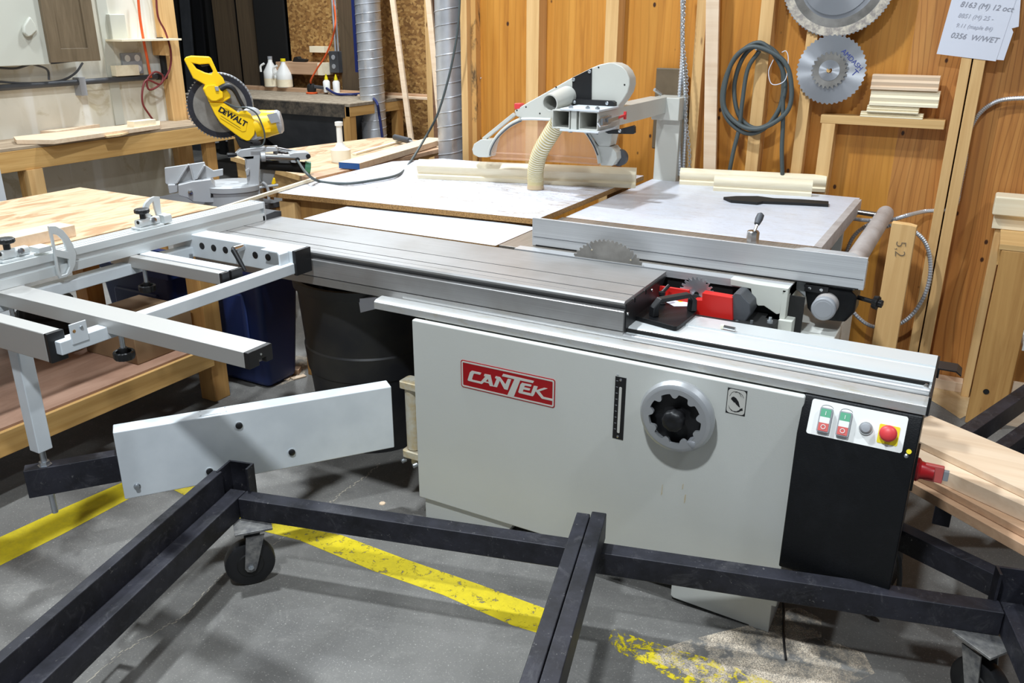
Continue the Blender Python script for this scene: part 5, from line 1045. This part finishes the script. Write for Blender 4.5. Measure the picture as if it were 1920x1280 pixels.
# long dowel sticking out over the workbench
a = at(407, 391, 'z', .93); b = at(590, 333, 'z', .93); single('wood_rod', 'long thin pale wooden strip sticking out over the crosscut fence', 'board', MB().bar((a.x, a.y, .925), (b.x, b.y, .925), .014, .014), 'moulding', bevel=.001)
q = at(640, 302, 'z', .841); k = thing('squeeze_bottle', 'white wide-bodied plastic bottle with a long neck on the side bench', 'bottle', (q.x, q.y, .8405))
build('bottle_body', MB().lathe((q.x, q.y, .8405), (0, 0, 1), [(0, .045), (.0, .058), (.07, .060), (.078, .045), (.082, .04)], 32), 'hose', k, smooth=50)
build('bottle_shoulder', MB().lathe((q.x, q.y, .922), (0, 0, 1), [(0, .038), (.012, .028), (.03, .018)], 28), 'white', k)
build('bottle_neck', MB().lathe((q.x, q.y, .95), (0, 0, 1), [(0, .018), (.10, .017), (.101, .024), (.122, .024), (.124, .018)], 28), 'white', k)
q0 = at(740, 257, 'z', .88); q1 = at(768, 264, 'z', .88)
k = thing('paint_roller', 'small grey foam roller lying on the side bench', 'roller', tuple(q0)); build('roller_sleeve', MB().lathe(q0, q1-q0, [(0, .012), (.004, .02), ((q1-q0).length, .02), ((q1-q0).length+.004, .012)], 20), 'hopper', k)
build('roller_handle', MB().cyl(q1, q1+(q1-q0)*.8+Vector((0, 0, -.01)), .008), 'greyplastic', k)
# galvanised ducts
def duct(label, c, r, z0, z1, rot=.12):
    k = thing('ventilation_duct', label, 'duct', (c[0], c[1], z0), 'galvanised ducts')
    build('duct_wall', MB().cyl((c[0], c[1], z0), (c[0], c[1], z1), r, n=40, caps=False), 'galv', k)
    n = int((z1-z0)/.085); m = MB(); pts = []
    for i in range(n*24): a = 2*PI*i/24; pts.append((c[0]+(r+.002)*math.cos(a), c[1]+(r+.002)*math.sin(a), z0+.02+i/24*.085))
    build('spiral_seam', MB().sweep(pts, .0028, 5), 'galv', k); return k
xd = at(844.5, 200, 'y', 4.62).x
duct('large spiral galvanised duct standing at the left end of the plywood wall', (xd, 4.62), .083, 0.0, 3.6)
c2_ = at(694, 100, 'y', 7.1); kd = duct('spiral galvanised duct at the back, beside the sanding table', (c2_.x, 7.1), .125, .0, 3.6)
build('blue_cover', MB().box(c2_.x-.16, c2_.x-.125, 7.05, 7.12, 1.15, 3.4), 'navy', kd)

# ================================================================== SANDING TABLE AT THE BACK
st = thing('sanding_table', 'dusty felt edged sanding table with a dark metal hopper underneath, at the back', 'table', (-6.3, 7.1, 0))
yf = 6.62; XR = at(655, 194, 'y', yf).x; ztab = .885
build('tabletop', MB().box(XR-2.4, XR, yf, 7.52, ztab-.03, ztab), 'dustytop', st, bevel=.003)
build('felt_edge', MB().box(XR-2.41, XR-.06, yf-.012, yf-.001, ztab-.13, ztab-.01), 'felt', st)
build('side_apron', MB().box(XR-.05, XR-.002, yf, 7.5, ztab-.12, ztab-.031), 'pineY', st)
for x, y in ((XR-.09, yf), (XR-.09, 7.4), (XR-1.6, yf)): build('leg', MB().box(x, x+.085, y, y+.09, 0, ztab-.031), 'postZ', st)
hp = MB(); R1 = [Vector((XR-1.6, yf+.03, ztab-.12)), Vector((XR-.1, yf+.03, ztab-.12)), Vector((XR-.1, 7.4, ztab-.12)), Vector((XR-1.6, 7.4, ztab-.12))]
R2 = [Vector((XR-.95, 6.95, .12)), Vector((XR-.65, 6.95, .12)), Vector((XR-.65, 7.2, .12)), Vector((XR-.95, 7.2, .12))]
build('dust_hopper', hp.rings([R2, R1]), 'hopper', st)
build('back_cleat', MB().box(XR-2.4, XR+.33, 7.46, 7.55, ztab+.001, ztab+.04), 'beech_dark', st)
build('back_strip', MB().box(XR-.9, XR+.62, 7.37, 7.455, ztab+.001, ztab+.02), 'beech', st)
def jug(label, px, py, r, h, lid):
    q = at(px, py, 'z', ztab+.02); q = at(px, py, 'y', 7.44); k = thing('plastic_jug', label, 'jug', (q.x, 7.50, ztab+.0405))
    z = ztab+.0405; build('jug_body', MB().lathe((q.x, 7.50, z), (0, 0, 1), [(0, r*.9), (.01, r), (h*.55, r), (h*.9, r*.3), (h, r*.28)], 28), 'white', k, smooth=50)
    build('jug_cap', MB().lathe((q.x, 7.50, z+h), (0, 0, 1), [(0, r*.32), (.03, r*.32)], 20), lid, k)
    build('jug_handle', MB().sweep(spline([(q.x-r*.4, 7.44, z+h*.85), (q.x-r*.85, 7.42, z+h*.75), (q.x-r*.9, 7.42, z+h*.55)], 6), .012, 8), 'white', k)
    build('jug_contents', MB().lathe((q.x, 7.50, z+.01), (0, 0, 1), [(0, r*1.004), (h*.28, r*1.004)], 28, caps=False), 'moulding', k)
jug('left white plastic jug with a handle on the sanding table', 504, 165, .085, .30, 'greyplastic')
jug('right white plastic jug with a yellow cap on the sanding table', 528, 165, .088, .28, 'yellow')
for i, px in enumerate((613, 631)):
    q = at(px, 168, 'y', 7.41); k = thing('glue_bottle', ('left of the two white glue bottles on the sanding table', 'right of the two white glue bottles on the sanding table')[i], 'bottle', (q.x, 7.41, ztab+.0205), 'glue bottles on the sanding table')
    build('bottle_body', MB().lathe((q.x, 7.41, ztab+.0205), (0, 0, 1), [(0, .036), (.11, .038), (.125, .025), (.13, .015)], 20), 'white', k, smooth=50)
    build('nozzle', MB().lathe((q.x, 7.41, ztab+.1505), (0, 0, 1), [(0, .02), (.02, .018), (.06, .005)], 16), 'yellow', k)
q = at(585, 176, 'z', ztab); k = thing('sander', 'small dark and orange disc sander on the sanding table with cords attached', 'sander', (q.x, q.y, ztab))
build('sanding_pad', MB().lathe((q.x, q.y, ztab+.001), (0, 0, 1), [(0, .06), (.012, .065), (.02, .05)], 24), 'orange', k)
build('sander_body', MB().lathe((q.x, q.y, ztab+.022), (0, 0, 1), [(0, .045), (.03, .05), (.07, .045), (.085, .025)], 20), 'dark', k)
build('sander_handle', MB().bar((q.x, q.y, ztab+.08), (q.x+.15, q.y+.04, ztab+.065), .04, .035), 'hopper', k, bevel=.008)
L = [Vector((q.x, q.y, ztab+.105))]+[at(a, b, 'y', 7.3) for a, b in ((583, 150), (595, 128), (610, 105), (624, 70), (629, 40))]+[at(a, b, 'y', 7.7) for a, b in ((627, 10), (622, -40))]
single('orange_cord', 'orange cord rising from the sander along the post', 'cord', MB().sweep(spline(L, 6), .009, 8), 'orange')
L = [Vector((q.x+.16, q.y+.045, ztab+.07))]+[at(a, b, 'z', ztab+.02) for a, b in ((630, 176), (655, 177), (685, 177))]+[at(a, b, 'y', 6.9) for a, b in ((705, 190), (711, 215), (716, 250), (719, 275))]
single('air_hose', 'dark blue hose from the sander hanging over the table end', 'hose', MB().sweep(spline(L, 6), .014, 8), 'navy')
# shelf box, socket, small things on the strand board wall
q0 = at(528, 137, 'y', 7.6); q1 = at(612, 118, 'y', 7.6)
k = thing('wall_shelf', 'small brown box shelf fixed on the strand board wall above the jugs', 'shelf', (q0.x, 7.7, q0.z))
build('shelf_box', MB().box(q0.x, q1.x, 7.52, 7.745, q0.z, q1.z), 'beech_dark', k, bevel=.003)
build('shelf_end', MB().box(q1.x-.06, q1.x+.001, 7.519, 7.7, q0.z, q1.z+.001), 'moulding', k)
q = at(558, 118, 'y', 7.6); single('hand_tool', 'dark pistol shaped tool lying on the box shelf', 'tool', MB().plate([(q.x-.08, 7.6, q1.z+.0015), (q.x+.1, 7.6, q1.z+.0015), (q.x+.12, 7.6, q1.z+.03), (q.x+.02, 7.6, q1.z+.035), (q.x, 7.6, q1.z+.06), (q.x-.05, 7.6, q1.z+.05)], (0, .06, 0)), 'dark', bevel=.005)
q0 = at(585, 98, 'y', 7.7); q1 = at(611, 87, 'y', 7.7); single('wood_block', 'small pale wood block fixed above the box shelf', 'block', MB().box(q0.x, q1.x, 7.66, 7.7495, q0.z, q1.z), 'moulding', bevel=.002)
q0 = at(624, 136, 'y', 7.68); q1 = at(638, 96, 'y', 7.68)
k = thing('power_outlet', 'grey double power outlet hanging on conduit by the post', 'outlet', (q0.x, 7.7, q0.z))
build('outlet_box', MB().box(q0.x, q1.x, 7.63, 7.7495, q0.z, q1.z), 'hopper', k, bevel=.006)
for zc in (.3, .72): build('socket', MB().lathe(((q0.x+q1.x)/2, 7.63, q0.z+(q1.z-q0.z)*zc), (0, -1, 0), [(0, .026), (.004, .025)], 18), 'greyplastic', k)
for dx in (-.02, .02): build('conduit', MB().cyl(((q0.x+q1.x)/2+dx, 7.70, q1.z), ((q0.x+q1.x)/2+dx, 7.70, 3.5), .011, n=10), 'galv', k)
# leaning boards
def lean(label, p, q, yp, yq, w, m_):
    A = at(*p, 'y', yp); B = at(*q, 'y', yq); A = A+(A-B)*((A.z-.012)/(B.z-A.z))
    single('leaning_board', label, 'board', MB().bar(A, B, w, .02, (0, 1, 0)), m_, group='boards leaning at the back')
lean('pale narrow board leaning in front of the strand board wall, nearest the rear duct', (771, 262), (731, -40), 6.2, 6.5, .05, 'beech')
lean('pale board leaning just left of the big duct, longest one', (828, 250), (800, -40), 5.6, 5.9, .05, 'beech')
lean('dark brown board leaning just left of the big duct', (821, 270), (812, -40), 5.75, 5.95, .06, 'walnut')
lean('second dark brown board leaning behind the pale one at the big duct', (824, 120), (818, -40), 6.2, 6.35, .05, 'walnut')

# ================================================================== LEFT BENCH ALONG THE PLASTER WALL
lb = thing('wall_bench', 'long timber bench against the stained plaster wall', 'workbench', (-5.8, 3.9, 0))
XF = -5.60; ZL = .85
def L_(n, mb, m, **k): return build(n, mb, m, lb, **k)
L_('benchtop', MB().box(XL+.001, XF, 2.2, 4.985, ZL-.02, ZL), 'wornbench', bevel=.002)
L_('benchtop_extension', MB().box(XL+.1, XF, 4.99, 5.5, ZL-.02, ZL), 'wornbench')
L_('apron', MB().box(XF-.04, XF+.001, 2.2, 5.5, ZL-.155, ZL-.021), 'pineY', bevel=.003)
for y in (3.42, 5.0, 5.4): L_('leg', MB().box(XF-.10, XF-.041, y, y+.10, 0, ZL-.156), 'postZ')
L_('leg', MB().box(XF-.035, XF+.012, 3.42, 3.53, 0, ZL-.156), 'pineZ')
L_('end_box', MB().box(-5.98, XF-.1, 5.15, 5.18, ZL+.001, ZL+.13), 'beech')
L_('end_box', MB().box(XF-.14, XF-.1, 5.19, 5.5, ZL+.001, ZL+.11), 'walnut')
# objects on it
def lbd(label, pts, z, t, m_='beech'): single('board', label, 'board', MB().plate([at(x, y, 'z', z) for x, y in pts], (0, 0, -t)), m_, group='boards on the wall bench', bevel=.002)
lbd('front pale board of the glued frame on the wall bench', [(25, 256), (215, 236), (300, 226), (300, 234), (100, 262), (30, 262)], ZL+.032, .03)
lbd('rear pale board of the glued frame on the wall bench', [(72, 240), (215, 221), (225, 226), (105, 246), (75, 245)], ZL+.032, .03)
q = at(271, 244, 'z', ZL+.001); single('wood_block', 'pale square wood block on the wall bench', 'block', MB().box(q.x-.06, q.x+.02, q.y-.10, q.y+.10, ZL+.001, ZL+.075), 'moulding', bevel=.003)
q = at(254, 222, 'z', ZL+.001); k = thing('spray_bottle', 'white bottle against the plaster wall on the bench', 'bottle', (q.x, q.y, ZL))
build('bottle_body', MB().lathe((q.x, q.y, ZL+.001), (0, 0, 1), [(0, .04), (.03, .042), (.045, .024), (.12, .022), (.14, .018)], 20), 'white', k, smooth=50)
q = at(272, 214, 'z', ZL+.03); k = thing('cordless_drill', 'small green and white drill on the bench by the end post', 'drill', (q.x, q.y, ZL))
build('drill_body', MB().cyl((q.x, q.y-.08, ZL+.06), (q.x, q.y+.12, ZL+.06), .03), 'white', k); build('drill_grip', MB().box(q.x-.02, q.x+.02, q.y-.06, q.y-.02, ZL+.001, ZL+.05), 'green', k)
build('drill_chuck', MB().cyl((q.x, q.y-.13, ZL+.06), (q.x, q.y-.081, ZL+.06), .018), 'green', k)
single('wood_shavings', 'heap of pale wood shavings on the wall bench', 'shavings', MB().plate([at(x, y, 'z', ZL+.012) for x, y in ((185, 251), (200, 240), (235, 240), (250, 245), (225, 252), (200, 255))], (0, 0, -.0115)), 'dust')
# under the bench
kc = thing('crate', 'olive yellow plastic crate under the wall bench end', 'crate', (-5.6, 5.3, 0))
a = Vector((-5.98, 0, 0)); b = Vector((-5.52, 0, 0))
build('crate_side', MB().box(a.x, b.x, 5.18, 5.2, .0, .30), 'crate', kc); build('crate_side', MB().box(a.x, b.x, 5.36, 5.38, .0, .30), 'crate', kc)
for x in (a.x, b.x-.02): build('crate_end', MB().box(x, x+.02, 5.201, 5.359, .0, .30), 'crate', kc)
build('crate_floor', MB().box(a.x+.021, b.x-.021, 5.201, 5.359, .005, .02), 'crate', kc)
build('crate_rim', MB().prism([(a.x-.01, 5.17), (b.x+.01, 5.17), (b.x+.01, 5.39), (a.x-.01, 5.39)], 'z', .28, .301, [[(a.x+.03, 5.21), (b.x-.03, 5.21), (b.x-.03, 5.35), (a.x+.03, 5.35)]]), 'crate', kc)
for i, (y, h, m_) in enumerate(((3.9, .10, 'beech_dark'), (4.25, .16, 'walnut'), (4.5, .12, 'card'))):
    single('board', ('brown board', 'dark board', 'tan board')[i]+' stored on the floor under the wall bench', 'board', MB().box(-5.95, -5.66, y, y+.22, .001, h), m_, group='boards under the wall bench')
# wall mounted: electric cabinet, brown door, pipe, shelf, outlet, cords
ya, yb = at(97, 125, 'x', XL+.17).y, 2.9; zc0 = at(60, 122, 'x', XL+.17).z
ec_ = thing('electrical_cabinet', 'pale grey electrical cabinet high on the plaster wall at the left edge', 'cabinet', (XL, 3.4, zc0))
build('cabinet_body', MB().box(XL+.001, XL+.17, 2.7, ya, zc0, 2.6), 'ebox', ec_, bevel=.003)
q = at(52, 55, 'x', XL+.172); rc = [at(x, y, 'x', XL+.174) for x, y in ((52, 30), (62, 45), (66, 58), (58, 66), (48, 70), (40, 62), (40, 48))]
build('door_handle', MB().plate(rc, (.03, 0, 0)), 'ebox', ec_, bevel=.012, seg=3)
P = [at(x, y, 'x', XL+.20) for x, y in ((97, 119), (189, 112), (163, -60), (55, -60))]; zl = (P[0].z+P[1].z)/2
bd = thing('cabinet_door', 'brown stained shaker cabinet door hung next to the electrical cabinet', 'door', tuple(P[0]))
build('door_panel', MB().box(XL+.172, XL+.19, P[0].y-.0, P[1].y, zl, 2.5), 'brown', bd, bevel=.002)
build('door_frame', MB().prism([(P[0].y-.0, zl), (P[1].y, zl), (P[1].y, 2.5), (P[0].y, 2.5)], 'x', XL+.1905, XL+.200, [[(P[0].y+.09, zl+.09), (P[1].y-.09, zl+.09), (P[1].y-.09, 2.41), (P[0].y+.09, 2.41)]]), 'brown', bd, bevel=.002)
pz0 = at(150, 153, 'x', XL+.05); pk = thing('wall_pipe', 'dark pipe running level along the plaster wall below the cabinets', 'pipe', (XL, 4, pz0.z))
pa = at(-5, 163, 'x', XL+.05); pb = at(302, 143, 'x', XL+.05); zm = (pa.z+pb.z)/2
build('pipe', MB().cyl((XL+.05, pa.y-.5, zm-.01), (XL+.05, 4.96, zm), .021, n=16), 'hopper', pk)
build('pipe_elbow', MB().sweep(spline([(XL+.05, 4.9, zm), (XL+.05, 4.97, zm+.0), (XL+.05, 4.985, zm+.03), (XL+.05, 4.985, zm+.3)], 6), .026, 12), 'dark', pk)
q = at(152, 165, 'x', XL+.05); build('pipe_bracket', MB().box(XL, XL+.075, q.y-.02, q.y+.03, zm-.10, zm+.03), 'greyplastic', pk)
for i, L in enumerate(([(-5, 127), (30, 128), (60, 120), (100, 118), (150, 112)], [(-5, 153), (50, 156), (110, 152), (140, 138), (155, 118)], [(60, 120), (88, 130), (92, 150)])):
    build('cable', MB().sweep(spline([at(x, y, 'x', XL+.03+.02*i) for x, y in L], 6), .008, 6), 'hopper', pk)
q0 = at(212, 76, 'x', XL+.1); q1 = at(324, 71, 'x', XL+.1)
sk = thing('small_wall_shelf', 'thin wooden shelf on the plaster wall beside the end post', 'shelf', (XL, q0.y, q0.z))
build('shelf_board', MB().box(XL+.001, XL+.2, q0.y, min(q1.y, 5.25), q0.z-.006, q0.z+.008), 'moulding', sk)
build('shelf_bracket', MB().box(XL+.01, XL+.16, 4.93, 4.96, q0.z-.12, q0.z-.007), 'pineZ', sk)
q = at(218, 50, 'x', XL+.02); single('switch_box', 'white thermostat box above the small wall shelf', 'switch', MB().box(XL+.001, XL+.05, q.y-.07, q.y+.07, q.z-.10, q.z+.09), 'ebox', bevel=.006)
q = at(248, 119, 'x', XL+.02); k = thing('wall_outlet', 'grey four socket outlet on the plaster wall under the small shelf', 'outlet', (XL, q.y, q.z))
build('outlet_plate', MB().box(XL+.001, XL+.03, q.y-.09, q.y+.09, q.z-.08, q.z+.08), 'greyplastic', k, bevel=.004)
for dy in (-.045, .045):
    for dz in (-.04, .04): build('socket', MB().lathe((XL+.03, q.y+dy, q.z+dz), (1, 0, 0), [(0, .026), (.003, .025)], 16), 'white', k)
q = at(232, 134, 'x', XL+.05); single('wood_block', 'small pale wood block resting on the wall pipe', 'block', MB().box(XL+.02, XL+.08, q.y-.09, q.y+.12, zm+.0225, zm+.10), 'moulding', bevel=.002)
single('orange_cord', 'orange extension cord hanging down the plaster wall to a plug', 'cord', MB().sweep(spline([at(x, y, 'x', XL+.10) for x, y in ((257, -30), (262, 30), (270, 80), (276, 110), (280, 132), (283, 146))], 8), .010, 8), 'orange')
single('maroon_cord', 'dark red cord looped at the end post and trailing down to the wall bench', 'cord', MB().sweep(spline([at(x, y, 'x', XL+.13) for x, y in ((292, -20), (296, 30), (310, 60), (320, 95), (318, 130), (300, 158), (280, 168), (276, 150), (290, 135), (305, 142), (300, 158), (275, 150), (267, 170), (268, 195), (280, 215), (288, 226))], 8), .008, 8), 'maroon')
# pale steel cabinet corner visible at the far left
q = at(0, 320, 'x', -4.6); single('floor_cabinet', 'pale grey-white cabinet edge at the far left, in front of the wall bench', 'cabinet', MB().box(-5.2, -4.75, 2.0, at(12, 370, 'x', -4.75).y, 0.0, at(5, 308, 'x', -4.75).z), 'pale', bevel=.004)
# ================================================================== LIGHT
def area(x, y, z, s, e, col=(.865, .94, 1)):
    l = bpy.data.lights.new('shop_or_fill_light', 'AREA'); l.shape = 'DISK'; l.size = s; l.energy = e; l.color = col
    o = bpy.data.objects.new('shop_or_fill_light', l); o.location = (x, y, z); COL.objects.link(o); return o
area(-2.25, 2.0, 4.7, .22, 185)
area(-.6, -.3, 4.1, .25, 145)
area(2.1, 1.4, 4.7, .3, 80)
area(-4.6, 5.4, 4.7, .4, 150)
area(-5.4, 6.6, 4.7, .4, 120)  # added fill, no lamp seen there; brightens the strand board at the back
area(-4.9, 2.4, 4.7, .4, 95)
w = bpy.data.worlds.new('world'); sc.world = w; w.use_nodes = True
w.node_tree.nodes['Background'].inputs[0].default_value = (.9, .95, 1, 1); w.node_tree.nodes['Background'].inputs[1].default_value = .13
vs = sc.view_settings; vs.view_transform = 'Standard'; vs.look = 'None'; vs.gamma = 1; vs.use_curve_mapping = False; vs.exposure = 0
